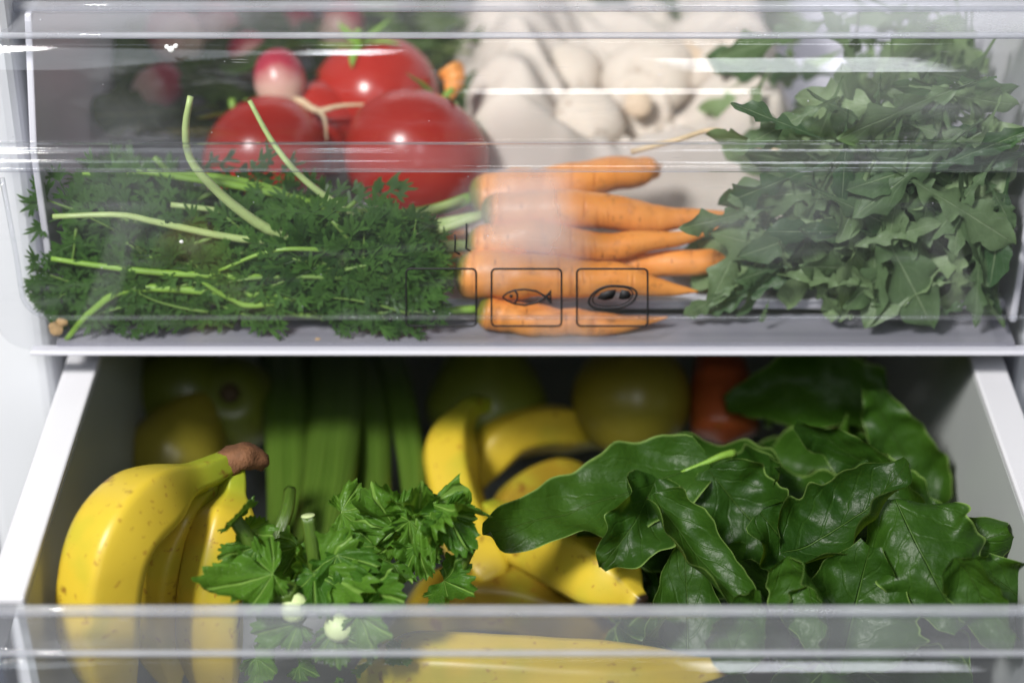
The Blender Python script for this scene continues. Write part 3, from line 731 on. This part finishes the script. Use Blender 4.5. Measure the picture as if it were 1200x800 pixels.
carrot([C2, P(660, 246, Y=.042), P(770, 256, Y=.044), P(862, 250, Y=.047)], .0078, 'long carrot lying along the top of the front row',
       [([P(510, 262, Y=.045), P(420, 275, Y=.03), P(300, 282, Y=.014), P(190, 262, Y=.008), P(140, 252, Y=.0065), P(62, 254, Y=.0065)], .0021), ([P(480, 275, Y=.04), P(350, 258, Y=.03), P(200, 240, Y=.022)], .0022)],
       rnd_fronds(6, (90, 350), (270, 330), (.02, .045)))
carrot([C3, P(620, 282, Y=.032), P(720, 288, Y=.030), P(845, 268, Y=.036)], .0080, 'thick carrot under the longest one in the front row',
       [([P(480, 300, Y=.032), P(380, 325, Y=.014), P(210, 321, Y=.0065), P(120, 312, Y=.006), P(60, 303, Y=.006)], .0020), ([P(420, 290, Y=.030), P(330, 275, Y=.016), P(285, 250, Y=.012), P(245, 215, Y=.011), P(222, 185, Y=.012), P(217, 150, Y=.014), P(223, 113, Y=.016)], .0026)],
       rnd_fronds(8, (80, 440), (300, 360), (.015, .035)))
carrot([C4, P(760, 312, Y=.033), P(850, 303, Y=.034), P(935, 298, Y=.040)], .0056, 'slim carrot with its thin tip under the salad leaves', [([P(610, 300, Y=.036), P(500, 310, Y=.034), P(380, 345, Y=.03)], .0016)],
       rnd_fronds(7, (180, 470), (310, 370), (.012, .03)))
carrot([C5, P(620, 322, Y=.019), P(720, 328, Y=.017), P(818, 344, Y=.018)], .0084, 'carrot behind the printed squares with a blunt pale tip',
       [([P(450, 325, Y=.018), P(310, 357, Y=.0075), P(270, 350, Y=.0065), P(232, 327, Y=.0065)], .0017), ([P(440, 340, Y=.018), P(300, 345, Y=.010), P(160, 338, Y=.0075), P(108, 365, Y=.0065), P(78, 398, Y=.006)], .0024), ([P(440, 300, Y=.018), P(360, 292, Y=.0075), P(310, 296, Y=.0065), P(255, 318, Y=.0065)], .0013)],
       rnd_fronds(12, (100, 480), (310, 385), (.010, .025)))
carrot([C6, P(630, 375, Y=.0125), P(700, 380, Y=.0120), P(782, 371, Y=.0125)], .0068, 'lowest carrot lying on the drawer bottom',
       [([P(500, 365, Y=.014), P(400, 372, Y=.012), P(260, 360, Y=.012)], .0018)], rnd_fronds(13, (120, 500), (335, 392), (.007, .018), (.55, .9)))
carrot([P(556, 285, Y=.060), P(520, 296, Y=.058), P(470, 310, Y=.055)], .007, 'short carrot mostly buried in the feathery tops', [], rnd_fronds(9, (90, 440), (290, 360), (.03, .055)))
carrot([P(528, 80, Y=.145), P(532, 95, Y=.140), P(524, 122, Y=.128)], .0052, 'small bright carrot end sticking up beside the cloth bag', [])
# thin root hair of the top carrot
h = MB(); tube(h, catmull([P(740, 178, Y=.06), P(790, 165, Y=.055), P(840, 152, Y=.05), P(880, 170, Y=.045), P(930, 178, Y=.04)], 26), lambda v: .0012*(1-.7*v)+.0002, 6)
tag(h.build('carrot_root_hair', M['root'], None, True), 'thin tan root curling in front of the white cloth', 'root')
# loose fronds along the front and at the drawer's left
for (x, y, Y, d, sc) in ((120, 262, .02, (-1, 0, .15), .8), (110, 300, .014, (-.9, 0, -.35), .62), (75, 330, .012, (-.1, 0, -.8), .5), (180, 380, .010, (-.7, 0, -.15), .7), (530, 378, .007, (.8, 0, .2), .4),
                         (500, 290, .012, (-.1, 0, .9), .5), (455, 285, .014, (-.3, 0, .9), .55), (400, 315, .010, (.6, -.1, .1), .7), (330, 300, .010, (.8, 0, .35), .9), (300, 350, .010, (.9, 0, -.1), .9), (430, 350, .008, (.6, 0, -.3), .8), (500, 340, .008, (.3, 0, -.5), .75),
                         (380, 380, .008, (.9, 0, .05), .7), (250, 392, .008, (.9, 0, .1), .7), (130, 350, .012, (.8, 0, .2), .7), (470, 395, .007, (.5, 0, .3), .6)) + tuple((x_, random.uniform(375, 400), .0055, (random.uniform(-1, 1), 0, random.uniform(.05, .4)), random.uniform(.45, .8)) for x_ in range(90, 520, 26)):
    b = P(x, y, Y=Y); b.z = max(b.z, .0)
    link('carrot_frond', FR[int(x+y) % 8], fit(FR[int(x+y) % 8], orient(b, d, (.05, -1, .05), sc*1.15), x0=-.206, y0=.0034, z0=-.0016, x1=-.024 if x < 560 else .02, z1=.06 if 200 < x < 560 else .013 if x > 560 else .2), 'feathery green carrot top pressed against the clear drawer front' if x > 150 and x < 520 else 'feathery carrot top straying towards the drawer corner' if x <= 150 else 'small carrot frond lying below the printed fish square', 'herb', 'loose carrot tops behind the clear front')

# ------------------------------------------------------------------ arugula heap
def aru(seed):
    rng = random.Random(seed); L = .068*rng.uniform(.8, 1.15); kw = rng.uniform(.60, .98)
    pr = {}
    for sd in (-1, 1):
        j_ = lambda w: w*rng.uniform(.70, 1.25)*kw
        o_ = rng.uniform(-.025, .025)
        pr[sd] = ([0, .10, .20+o_, .26+o_, .30+o_, .325+o_, .38+o_, .44+o_, .50+o_, .525+o_, .58+o_, .64+o_, .70+o_, .745+o_, .78, .86, .94, 1.0],
                  [.010, .012, .015, j_(.07), j_(.085), .022, .025, j_(.10), j_(.12), j_(.04), j_(.05), j_(.14), j_(.165), j_(.12), j_(.135), j_(.105), .055*kw, .002])
    def wf(t, s): return float(np.interp(t, *pr[1 if s > 0 else -1]))
    return mesh_of(grid_leaf(L, wf, 46, 4, bow=rng.uniform(-.8, .5), cup=rng.uniform(-.3, .3), ruffle=rng.uniform(.03, .10), slant=.30, twist=rng.uniform(-.6, .6), seed=seed), 'arugula_leaf', M['arugula'])
AR = [aru(i+1) for i in range(16)]
GA = 'arugula leaves heaped in the upper drawer'
def aru_at(i, bx, by, tx, ty, Y, Y2=None, nh=None, label=None):
    b = P(bx, by, Y=Y); t = P(tx, ty, Y=Y if Y2 is None else Y2); m = AR[i % 16]; L = max(v.co.y for v in m.vertices)
    Mx = fit(m, orient(b, t-b, nh or (random.uniform(-.3, .3), -1, random.uniform(.2, .7)), (t-b).length/L), y0=.0036)
    link('arugula_leaf', m, Mx, label or aru_label(Mx.translation), 'leaf', GA)
def aru_label(p, sc=1.0):
    return ('small ' if sc < .72 else 'broad ' if sc > .90 else 'middling ') + aru_zone(p)
def aru_zone(p):
    if p.x < .095: return 'arugula leaf spilling from the heap towards the carrot tips'
    if p.z > .075: return 'arugula leaf on the crest of the heap ' + ('close behind the moulded step' if p.y < .05 else 'far behind the clear front')
    if p.z < .022: return 'arugula leaf at the foot of the heap on the drawer bottom'
    if p.x > .180: return 'arugula leaf pressed between the heap and the drawer side'
    return 'lobed arugula leaf ' + ('pressed against the clear front in the middle of the heap' if p.y < .018 else 'just behind the front leaves of the heap' if p.y < .04 else 'deep inside the shaded heap')
rng = random.Random(5); cnt = 0
while cnt < 250:
    x = .088+.122*rng.random()**.62; Y = rng.uniform(.01, .15)
    top = min(.098, .030+2.0*max(0, x-.095)) - .10*max(0, Y-.08)
    if rng.random() < .55: Y = rng.uniform(.008, .03)
    z = rng.uniform(.008, max(.012, top))
    a = rng.gauss(-1.57, 1.15); d = Vector((math.cos(a)-.15, rng.uniform(-.25, .25), math.sin(a)))
    if d.z < 0: z += .035*rng.random()
    sc = rng.uniform(.60, 1.12)
    m_ = AR[cnt % 16]; Mx = fit(m_, orient(Vector((x, Y, z)), d, (rng.uniform(-.6, .6), -1, rng.uniform(-.1, .8)), sc), x0=rng.uniform(.066, .10), z1=.112)
    link('arugula_leaf', m_, Mx, aru_label(Mx.translation, sc), 'leaf', GA); cnt += 1
for i, q in enumerate(((915, 240, 795, 268, .022, .02), (870, 330, 800, 375, .012, .01), (1110, 60, 1090, 160, .06, .045), (1100, 105, 1040, 172, .05, .04), (1130, 120, 1200, 178, .045, .03), (1010, 205, 1008, 272, .012, .010), (1060, 245, 1020, 340, .011, .009),
                       (1130, 220, 1115, 295, .012, .010), (1190, 290, 1150, 330, .012, .01), (940, 330, 985, 398, .010, .008), (1010, 395, 965, 398, .009, .008), (1080, 395, 1160, 365, .012, .009), (1000, 130, 915, 135, .08, .07), (1030, 150, 925, 150, .07, .07), (1100, 140, 1150, 120, .075, .07),
                       (930, 290, 850, 262, .02, .018), (945, 300, 860, 330, .018, .014), (900, 370, 890, 398, .012, .009), (1120, 330, 1060, 335, .010, .010), (1150, 200, 1190, 270, .014, .010), (1085, 200, 1050, 250, .012, .010), (960, 210, 1000, 290, .02, .012))):
    aru_at(i*5+2, *q, label='arugula leaf with a bright midrib standing above the heap' if i == 2 else None)

# ------------------------------------------------------------------ bananas
def banana(root, pts, R, t0=0.0, name='banana', up=(0, 1, 0), mat='banana'):
    def rad(v):
        v = t0+(1-t0)*v
        if v < .20: r = .36+.06*(v/.20)
        elif v < .42: u = (v-.20)/.22; r = .42+.58*(u*u*(3-2*u))
        elif v < .76: r = 1.0
        elif v < .95: u = (v-.76)/.19; r = 1-.68*u*u
        else: r = .32-.12*(v-.95)/.05
        return R*r
    def sh(a, v):
        q = (a+.5) % (2*math.pi/5) - math.pi/5
        return .85*math.cos(math.pi/5)/math.cos(q) + .22 + .012*nz((v*6, math.cos(a), math.sin(a)), 1.5, R*999)
    tube(mb := MB(), catmull(pts, 60), rad, 40, shape=sh, up=up, t0=t0)
    if root is None:
        o = mb.build(name, M[mat], None, True, loc=pts[0]); return o
    return mb.build(name, M[mat], root)
crown = P(268, 543, Y=-.055)
bb = thing('banana_bunch', crown-Vector((0, 0, .09)), 'bunch of ripe yellow bananas with brown crown, upright beside the celery leaves', 'bananas')
banana(bb, [crown, P(240, 556, Y=-.066), P(190, 578, Y=-.085), P(138, 625, Y=-.110), P(120, 690, Y=-.121), P(122, 760, Y=-.124), P(150, 870, Y=-.118)], .0164)
banana(bb, [crown+Vector((0, .003, -.003)), P(246, 570, Y=-.058), P(214, 605, Y=-.066), P(192, 660, Y=-.073), P(188, 730, Y=-.076), P(205, 820, Y=-.075)], .0140)
banana(bb, [crown+Vector((.002, 0, -.002)), P(274, 572, Y=-.062), P(270, 600, Y=-.070), P(258, 645, Y=-.082), P(248, 710, Y=-.092), P(250, 780, Y=-.094), P(268, 850, Y=-.092)], .0138)
cr = MB(); tube(cr, catmull([crown+Vector((-.0095, -.005, -.0045)), crown+Vector((-.004, -.003, .000)), crown+Vector((.003, .000, .0022)), crown+Vector((.009, .003, .001)), crown+Vector((.013, .005, -.003))], 14), lambda v: .0060*(.66+.45*math.sin(v*2.7+.2)), 18, flat=.8, shape=lambda a, v: 1+.30*nz((math.cos(a), math.sin(a), v*3), 1.9, 3)+.10*nz((math.cos(a), math.sin(a), v*3), 6, 3)); cr.build('crown', M['banana_crown'], bb)
b2 = thing('banana_bunch', P(600, 520, Y=.02)-Vector((0, 0, .08)), 'shaded pair of bananas arching behind the big spinach leaf', 'bananas')
banana(b2, [P(575, 474, Y=.080), P(548, 482, Y=.065), P(526, 530, Y=.040), P(538, 600, Y=.010), P(575, 672, Y=-.022), P(590, 694, Y=-.030)], .0130)
banana(b2, [P(760, 540, Y=.085), P(700, 512, Y=.085), P(640, 502, Y=.078), P(588, 518, Y=.066), P(560, 575, Y=.05)], .0118)
o = banana(None, [P(570, 600, Y=.01), P(610, 625, Y=-.005), P(660, 650, Y=-.03), P(712, 680, Y=-.055), P(755, 708, Y=-.072)], .0165, t0=.2); tag(o, 'bright banana tip poking out under the big spinach leaf', 'banana', 'loose bananas in the lower drawer')
o = banana(None, [P(430, 790, Y=-.100), P(500, 790, Y=-.112), P(600, 795, Y=-.118), P(720, 800, Y=-.122), P(860, 780, Y=-.122)], .0165, t0=.25); tag(o, 'banana lying flat against the clear lower front', 'banana', 'loose bananas in the lower drawer')

o = banana(None, [P(455, 750, Y=-.010), P(520, 708, Y=-.022), P(590, 702, Y=-.030), P(660, 720, Y=-.036), P(720, 750, Y=-.04)], .0150, t0=.2, mat='banana_shade'); tag(o, 'shaded brownish banana low down between celery and bright banana tip', 'banana', 'loose bananas in the lower drawer')
o = banana(None, [P(585, 640, Y=.01), P(612, 590, Y=.03), P(650, 568, Y=.045), P(710, 565, Y=.055)], .0125, t0=.3, mat='banana_shade'); tag(o, 'shaded banana under the arching green-necked one', 'banana', 'loose bananas in the lower drawer')
# ------------------------------------------------------------------ fruit at the back
def fruit(name, c, R, H, axis, mat, label, cat, pear=False):
    root = thing(name, c-Vector((0, 0, H*.5)), label, cat, 'fruit at the back of the lower drawer')
    prof = []
    for a in np.linspace(.06, math.pi-.06, 24):
        u = (1-math.cos(a))/2; r = R*math.sin(a)**.9
        if pear: r *= 1-.42*max(0, (u-.45)/.55)**1.0*1.1
        z = H*(u-.5) - .12*R*max(0, 1-a*2.2) * -1 - (.10*R*max(0, 1-(math.pi-a)*2.2) if not pear else 0)
        prof.append((r, z))
    Mx = orient(c, axis, (0, 1, .2)) @ Matrix.Rotation(-math.pi/2, 4, 'X')
    lathe(MB(), prof, 36, Mx, lambda a, v: 1+.02*math.sin(3*a+c.x*50)).build('body', M[mat], root)
    ax = nrm(axis)
    tube(MB(), catmull([c+ax*(H*.44), c+ax*(H*.52)+Vector((.001, 0, 0)), c+ax*(H*.60)+Vector((.003, 0, 0))], 6), .0016, 7).build('stalk', M['stalk_brown'], root)
    lathe(MB(), [(.001, -.0015), (.005, -.001), (.004, .0015), (.001, .002)], 12, orient(c-ax*(H*.49), -ax, (0, 1, 0)) @ Matrix.Rotation(-math.pi/2, 4, 'X')).build('calyx', M['stalk_brown'], root)
fruit('pear', P(210, 528, Y=.070), .026, .064, (.3, .6, .5), 'pear', 'yellow green pear behind the banana bunch', 'pear', True)
fruit('apple', P(215, 460, Y=.105), .026, .048, (.35, .9, .1), 'apple_g', 'green apple in shade against the drawer side', 'apple')
fruit('apple', P(270, 475, Y=.10), .024, .044, (-.1, .6, -.7), 'apple_g', 'green apple with a dark eye beside the celery stalks', 'apple')
fruit('pear', P(570, 462, Y=.10), .030, .070, (.0, .3, .8), 'apple_g', 'dark green pear behind the arching bananas', 'pear', True)
fruit('apple', P(740, 468, Y=.085), .0285, .054, (-.15, .35, .9), 'pear', 'yellow apple with its stalk under the upper drawer edge', 'apple')
pp = thing('sweet_pepper', P(845, 480, Y=.08), 'orange red pointed pepper behind the spinach leaves', 'pepper')
tube(MB(), catmull([P(840, 405, Y=.12), P(843, 445, Y=.095), P(847, 490, Y=.075), P(848, 520, Y=.065)], 24), lambda v: .0135*(.7+.5*math.sin(v*2.4))*(1 if v < .8 else max(.1, math.cos((v-.8)/.2*1.5))), 24, shape=lambda a, v: 1+.05*math.sin(3*a)).build('body', M['pepper'], pp)
tube(MB(), catmull([P(838, 396, Y=.13), P(840, 406, Y=.118)], 5), .004, 8).build('stalk', M['stem'], pp)

# ------------------------------------------------------------------ celery
ce = thing('celery_bunch', P(390, 560, Y=.02)-Vector((0, 0, .05)), 'bunch of green celery with leafy tops between the two banana bunches', 'celery')
def stalk(pts, R, flat=.55):
    p = catmull(pts, 30)
    tube(MB(), p, lambda v: R*(1-.35*v), 22, shape=lambda a, v: (1+.05*math.cos(9*a))*(.55+.45*abs(math.sin(a/2))**.5 if True else 1), up=(0, -.4, 1), flat=flat).build('stalk', M['celery'], ce)
stalk([P(330, 405, Y=.16), P(335, 470, Y=.09), P(338, 560, Y=.02), P(335, 640, Y=-.03)], .0135)
stalk([P(392, 405, Y=.15), P(395, 470, Y=.085), P(386, 560, Y=.0), P(372, 640, Y=-.05), P(368, 690, Y=-.08)], .0155)
stalk([P(440, 405, Y=.16), P(436, 470, Y=.09), P(436, 540, Y=.03), P(440, 620, Y=-.03)], .0120)
stalk([P(452, 405, Y=.15), P(468, 460, Y=.09), P(482, 540, Y=.035), P(486, 620, Y=-.01)], .0085)
stalk([P(360, 405, Y=.17), P(362, 500, Y=.08), P(355, 600, Y=.0)], .011)
stalk([P(410, 405, Y=.18), P(415, 500, Y=.08), P(415, 600, Y=.0)], .012)
for pts, r in (([P(372, 700, Y=-.105), P(368, 655, Y=-.105), P(361, 605, Y=-.100)], .0031), ([P(312, 668, Y=-.105), P(296, 640, Y=-.106), P(275, 608, Y=-.104)], .0032), ([P(345, 720, Y=-.118), P(338, 705, Y=-.12), P(332, 690, Y=-.12)], .006),
               ([P(440, 690, Y=-.09), P(425, 650, Y=-.085), P(400, 632, Y=-.075)], .0028), ([P(320, 640, Y=-.07), P(336, 600, Y=-.06), P(340, 575, Y=-.045)], .003), ([P(530, 690, Y=-.10), P(545, 660, Y=-.10), P(555, 640, Y=-.1)], .0016)):
    ls = tube(MB(), catmull(pts, 14), lambda v: r*(1-.12*v), 12, shape=lambda a, v: 1+.08*math.cos(5*a)).build('leaf_stalk', M['celery'], ce)
    if abs(r-.0031) < 1e-6: cut_stalk = ls
sub('cut_end', lathe(MB(), [(.0026, 0), (.0028, .0002), (.0026, .0004)], 12, orient(P(361, 604.5, Y=-.1), (P(361, 605, Y=-.1)-P(368, 655, Y=-.105)), (0, -1, 0)) @ Matrix.Rotation(-math.pi/2, 4, 'X')), M['celery_cut'], ce, cut_stalk)
for x, y in ((345, 712), (398, 735)):
    lathe(MB(), [(.0055, 0), (.006, .002), (.0045, .0045), (.001, .005)], 14, orient(P(x, y, Y=-.123), (0, -.7, .7), (0, 0, 1)) @ Matrix.Rotation(-math.pi/2, 4, 'X')).build('cut_end', M['celery_cut'], ce)
def cleaf(bx, by, tx, ty, Y, Y2=None, nh=(0, -.75, .65), seed=1, ruffle=.12, cup=.2, fold=0., k=1.0):
    b = P(bx, by, Y=Y); t = P(tx, ty, Y=Y if Y2 is None else Y2); L = (t-b).length*k*1.05
    g = fan_leaf(L, seed, ruffle=ruffle, cup=cup, fold=fold); xform(g, orient(b, t-b, nh)); g.build('leaf', M['celery_leaf'], ce, fix=False)
cleaf(350, 640, 322, 688, -.088, -.092, (0, -.8, .6), 41, .14)
cleaf(330, 650, 345, 700, -.085, -.095, (.2, -.8, .6), 42, .14)
cleaf(320, 672, 248, 690, -.118, -.122, (0, -.45, .9), 1, k=1.05)
cleaf(300, 640, 262, 660, -.108, -.115, (-.6, -.8, .3), 2, .18)
cleaf(290, 622, 330, 640, -.1, -.1, (.2, -.7, .7), 3)
cleaf(275, 612, 300, 570, -.103, -.106, (.9, -.4, .2), 4, .05, k=.9)
cleaf(368, 665, 330, 650, -.105, -.105, (0, -.5, .9), 5)
cleaf(372, 668, 430, 690, -.108, -.124, (.1, -.8, .6), 6, .14)
cleaf(395, 650, 425, 712, -.108, -.126, (.1, -.95, .3), 7, .10)
cleaf(368, 672, 365, 720, -.110, -.126, (-.1, -.9, .4), 8, .12)
cleaf(440, 640, 400, 640, -.085, -.09, (0, -.8, .6), 9)
cleaf(470, 630, 410, 620, -.08, -.085, (0, -.9, .5), 10, .14)
cleaf(465, 620, 430, 572, -.085, -.085, (-.1, -.9, .4), 11, .18)
cleaf(490, 610, 495, 560, -.09, -.09, (.1, -.7, .7), 12, .14)
cleaf(505, 590, 560, 615, -.09, -.105, (.1, -.5, .9), 13, .18)
cleaf(520, 600, 545, 650, -.095, -.108, (.5, -.9, .2), 14, .16)
cleaf(490, 640, 510, 690, -.098, -.11, (0, -.9, .4), 15, .16)
cleaf(480, 610, 475, 660, -.095, -.10, (-.5, -.9, .2), 16, .2)
cleaf(460, 660, 450, 705, -.10, -.115, (0, -.8, .5), 17, .14)
cleaf(420, 690, 480, 716, -.115, -.125, (0, -.7, .7), 18, .12)
cleaf(300, 690, 330, 716, -.115, -.125, (0, -.7, .7), 19, .12)
cleaf(520, 680, 560, 690, -.10, -.11, (0, -.7, .7), 20, .14)
cleaf(400, 600, 450, 590, -.07, -.07, (0, -.6, .8), 21, .14)
cleaf(420, 720, 475, 745, -.125, -.13, (0, -.8, .6), 22, .10)
cleaf(350, 730, 300, 750, -.124, -.128, (0, -.8, .6), 23, .10)
cleaf(390, 740, 400, 780, -.125, -.13, (0, -.9, .4), 24, .10)

for i_, (x_, y_) in enumerate(((300, 770), (350, 780), (430, 775), (470, 760), (390, 800))): cleaf(x_, y_, x_+random.uniform(-45, 45), y_+random.uniform(5, 30), -.120, -.128, (0, -.8, .6), 30+i_, .12)
# ------------------------------------------------------------------ spinach
def spin_w(w, pw=.62):
    def f(t, s):
        u = t**pw
        return w*max(.002, math.sin(math.pi*min(.985, u*.97+.02)))**.60*(1+.05*math.sin(t*19+s*2)+.03*math.sin(t*41+s))
    return f
def spinach(bx, by, tx, ty, Y, Y2, wpx, nh, label, bow=.4, cup=.3, ruffle=.10, twist=0., seed=1, petiole=.0, asym=0., group=None):
    b = P(bx, by, Y=Y); t = P(tx, ty, Y=Y2); d = t-b; L = d.length*(1+bow*bow/24)
    root = thing('spinach_leaf', b, label, 'leaf', group)
    g = grid_leaf(L, spin_w(wpx/3000/L), 44, 14, bow=bow, cup=cup, ruffle=ruffle*1.7, twist=twist, seed=seed, asym=asym, puck=.045)
    tipv = g.V[-11]; al = math.atan2(tipv.z, tipv.y)
    Mx = orient(b, d, nh) @ Matrix.Rotation(-al, 4, 'X')
    xform(g, Mx); g.build('blade', M['spinach'], root, fix=False)
    if petiole > 0:
        st = MB(); q = [Mx @ Vector(v) for v in ((0, -petiole, -.25*petiole), (0, -petiole*.5, -.06*petiole), (0, 0, -.0006), (0, L*.12, -.0004))]
        tube(st, catmull(q, 10), lambda v: .0019*(1-.5*v), 8); st.build('stalk', M['stem'], root)
spinach(830, 540, 566, 625, -.035, -.075, 58, (-.15, -.55, .85), 'large flat spinach leaf lying across the bananas', .45, .30, .07, seed=1, petiole=.012)
spinach(1000, 608, 770, 514, -.035, -.005, 54, (.2, -.35, .9), 'long spinach leaf folded behind the large flat one', .7, .85, .09, seed=2)
spinach(1085, 625, 932, 496, -.050, -.022, 44, (-.45, -.85, .15), 'slender upright spinach leaf curling above the others', 1.3, .55, .06, seed=3)
spinach(915, 650, 1066, 538, -.088, -.072, 70, (-.30, -.30, .90), 'boat-shaped spinach leaf with a bright rolled edge', 1.2, .95, .10, seed=4)
spinach(985, 790, 1020, 640, -.128, -.098, 100, (-.05, -.62, .78), 'round cupped spinach leaf below the boat-shaped one', 1.4, .70, .12, seed=5)
spinach(1050, 585, 1128, 735, -.080, -.118, 78, (-.25, -.9, .45), 'broad pointed spinach leaf facing outwards by the drawer side', -.9, -.55, .16, seed=6, asym=.25)
spinach(1060, 660, 1182, 622, -.090, -.088, 52, (.1, -.65, .75), 'pointed spinach leaf tip over the broad one', .9, -.6, .16, seed=26)
spinach(765, 578, 895, 735, -.080, -.122, 44, (.55, -.75, .45), 'narrow pale spinach leaf folded along its rib', .5, .95, .10, seed=7)
spinach(1095, 600, 1020, 458, .0, .02, 50, (-.1, -.9, .4), 'tall spinach leaf in shade at the back of the heap', .7, .45, .12, seed=8)
spinach(1250, 740, 1140, 655, -.115, -.105, 52, (-.2, -.7, .7), 'spinach leaf squeezed against the white drawer side', .8, .6, .16, seed=9)
spinach(1120, 650, 1185, 770, -.118, -.132, 40, (-.4, -.9, .3), 'light green spinach leaf slipping behind the clear front', .6, .8, .10, seed=10)
spinach(770, 560, 705, 665, -.045, -.075, 52, (.35, -.8, .5), 'spinach leaf hanging beneath the large flat one', -.8, .6, .16, seed=11)
spinach(830, 550, 935, 670, -.045, -.075, 62, (-.1, -.7, .7), 'dark spinach leaf under the long folded one', .9, .6, .18, seed=12)
spinach(925, 650, 965, 770, -.105, -.130, 50, (-.8, -.7, .2), 'spinach leaf standing on edge beside the round cupped one', .7, .9, .09, seed=13)
spinach(850, 790, 885, 690, -.133, -.122, 44, (0, -.5, .8), 'curled spinach leaf tip just behind the clear front', 1.6, .8, .10, seed=14)
spinach(890, 600, 1000, 700, -.065, -.095, 58, (.4, -.7, .5), 'shaded spinach leaf between the narrow and the round leaves', 1.0, .7, .18, seed=16)
spinach(995, 555, 1115, 615, -.03, -.04, 52, (.1, -.4, .8), 'spinach leaf tucked under the slender upright one', .8, .7, .16, seed=17)
SPM = [mesh_of(grid_leaf(.070, spin_w(.30), 30, 10, puck=.045, bow=random.choice((-1, 1))*random.uniform(.4, 1.3), cup=random.uniform(.3, 1.0), ruffle=.2, seed=30+i), 'spinach_leaf', M['spinach']) for i in range(6)]
rng = random.Random(11)
for i in range(52):
    x = rng.uniform(.055, .185); Y = rng.uniform(-.135, .06); z = rng.uniform(-.135, -.085)+.25*max(0, Y+.06)
    if i > 44: x = rng.uniform(.02, .19); Y = rng.uniform(-.14, -.11); z = rng.uniform(-.135, -.08)
    if x < .10 and Y > -.03: Y -= .07
    z -= .008
    a = rng.uniform(0, 6.28); d = Vector((math.cos(a), math.sin(a)*.7, rng.uniform(-.1, .3)))
    if x > .13: d.x = -abs(d.x)
    if Y < -.09: d.y = abs(d.y)
    link('spinach_leaf', SPM[i % 6], orient(Vector((x, Y, z)), d, (rng.uniform(-.4, .4), -.6, .8), rng.uniform(.75, 1.1)), ('small ' if i % 3 == 0 else 'dark ') + ('spinach leaf in shade at the back of the heap' if Y > -.02 else 'spinach leaf buried beneath the larger curled leaves') if i <= 44 else 'spinach leaf low down behind the clear lower front', 'leaf', 'spinach leaves heaped in the lower drawer')
# reddish stems of the spinach bunch at the back
sb = thing('spinach_bunch', P(950, 520, Y=.06), 'bundle of green stems with one thick pinkish stem end behind the spinach', 'spinach')
for i, (x0, y0, x1, y1, Y, r) in enumerate(((985, 405, 975, 510, .09, .0055), (930, 440, 925, 520, .075, .003), (945, 450, 955, 520, .07, .0028), (910, 420, 900, 500, .09, .003), (1010, 420, 1000, 500, .09, .003))):
    tube(o := MB(), catmull([P(x0, y0, Y=Y+.02), P((x0+x1)/2+3, (y0+y1)/2, Y=Y), P(x1, y1, Y=Y-.015)], 14), lambda v: r*(.4+.9*math.sin(v*2.6+.3)*.8), 10)
    o.build('stem', M['stem_red'] if i == 0 else M['stem'], sb)

# ------------------------------------------------------------------ crumbs and specks
def crumb(x, y, Y, r, label, mat='crumb', name='crumb'):
    rg = random.Random(x); c = P(x, y, Y=Y); V = []; F = []
    bm = bmesh.new(); bmesh.ops.create_icosphere(bm, subdivisions=2, radius=r)
    for v in bm.verts: v.co = v.co*(1+.5*nz(v.co, 1.2/r*.6, x)); v.co.y *= .6
    m = bpy.data.meshes.new(name); bm.to_mesh(m); bm.free(); m.materials.append(M[mat])
    o = bpy.data.objects.new(name, m); COL.objects.link(o); o.location = c
    return tag(o, label, 'crumb', 'bits on the upper drawer')
crumb(64, 385, .006, .0032, 'tan papery crumb in the drawer corner')
crumb(72, 378, .007, .0022, 'small orange crumb above the tan one in the drawer corner')
crumb(145, 402, .006, .0014, 'tiny brown crumb lying under the carrot tops')
crumb(372, 401, .006, .0022, 'yellow green bit on the drawer bottom under the carrot tops')
for i, (x, y, r) in enumerate(((196, 55, .0011), (201, 58, .0014), (206, 54, .0010))): crumb(x, y, -.001 if i < 0 else .0022, r, 'white flaky speck stuck on the clear drawer front', 'speck', 'speck')
crumb(213, 283, -.0008, .0008, 'round white speck stuck over the carrot tops', 'speck', 'speck')
sr = MB(); tube(sr, catmull([P(864, 401, Y=.005), P(872, 402, Y=.005), P(876, 406, Y=.005), P(884, 405, Y=.005), P(896, 403, Y=.005)], 16), .0006, 6); tag(sr.build('root_shred', M['crumb'], None, True), 'pale thread of root lying on the drawer bottom', 'root')
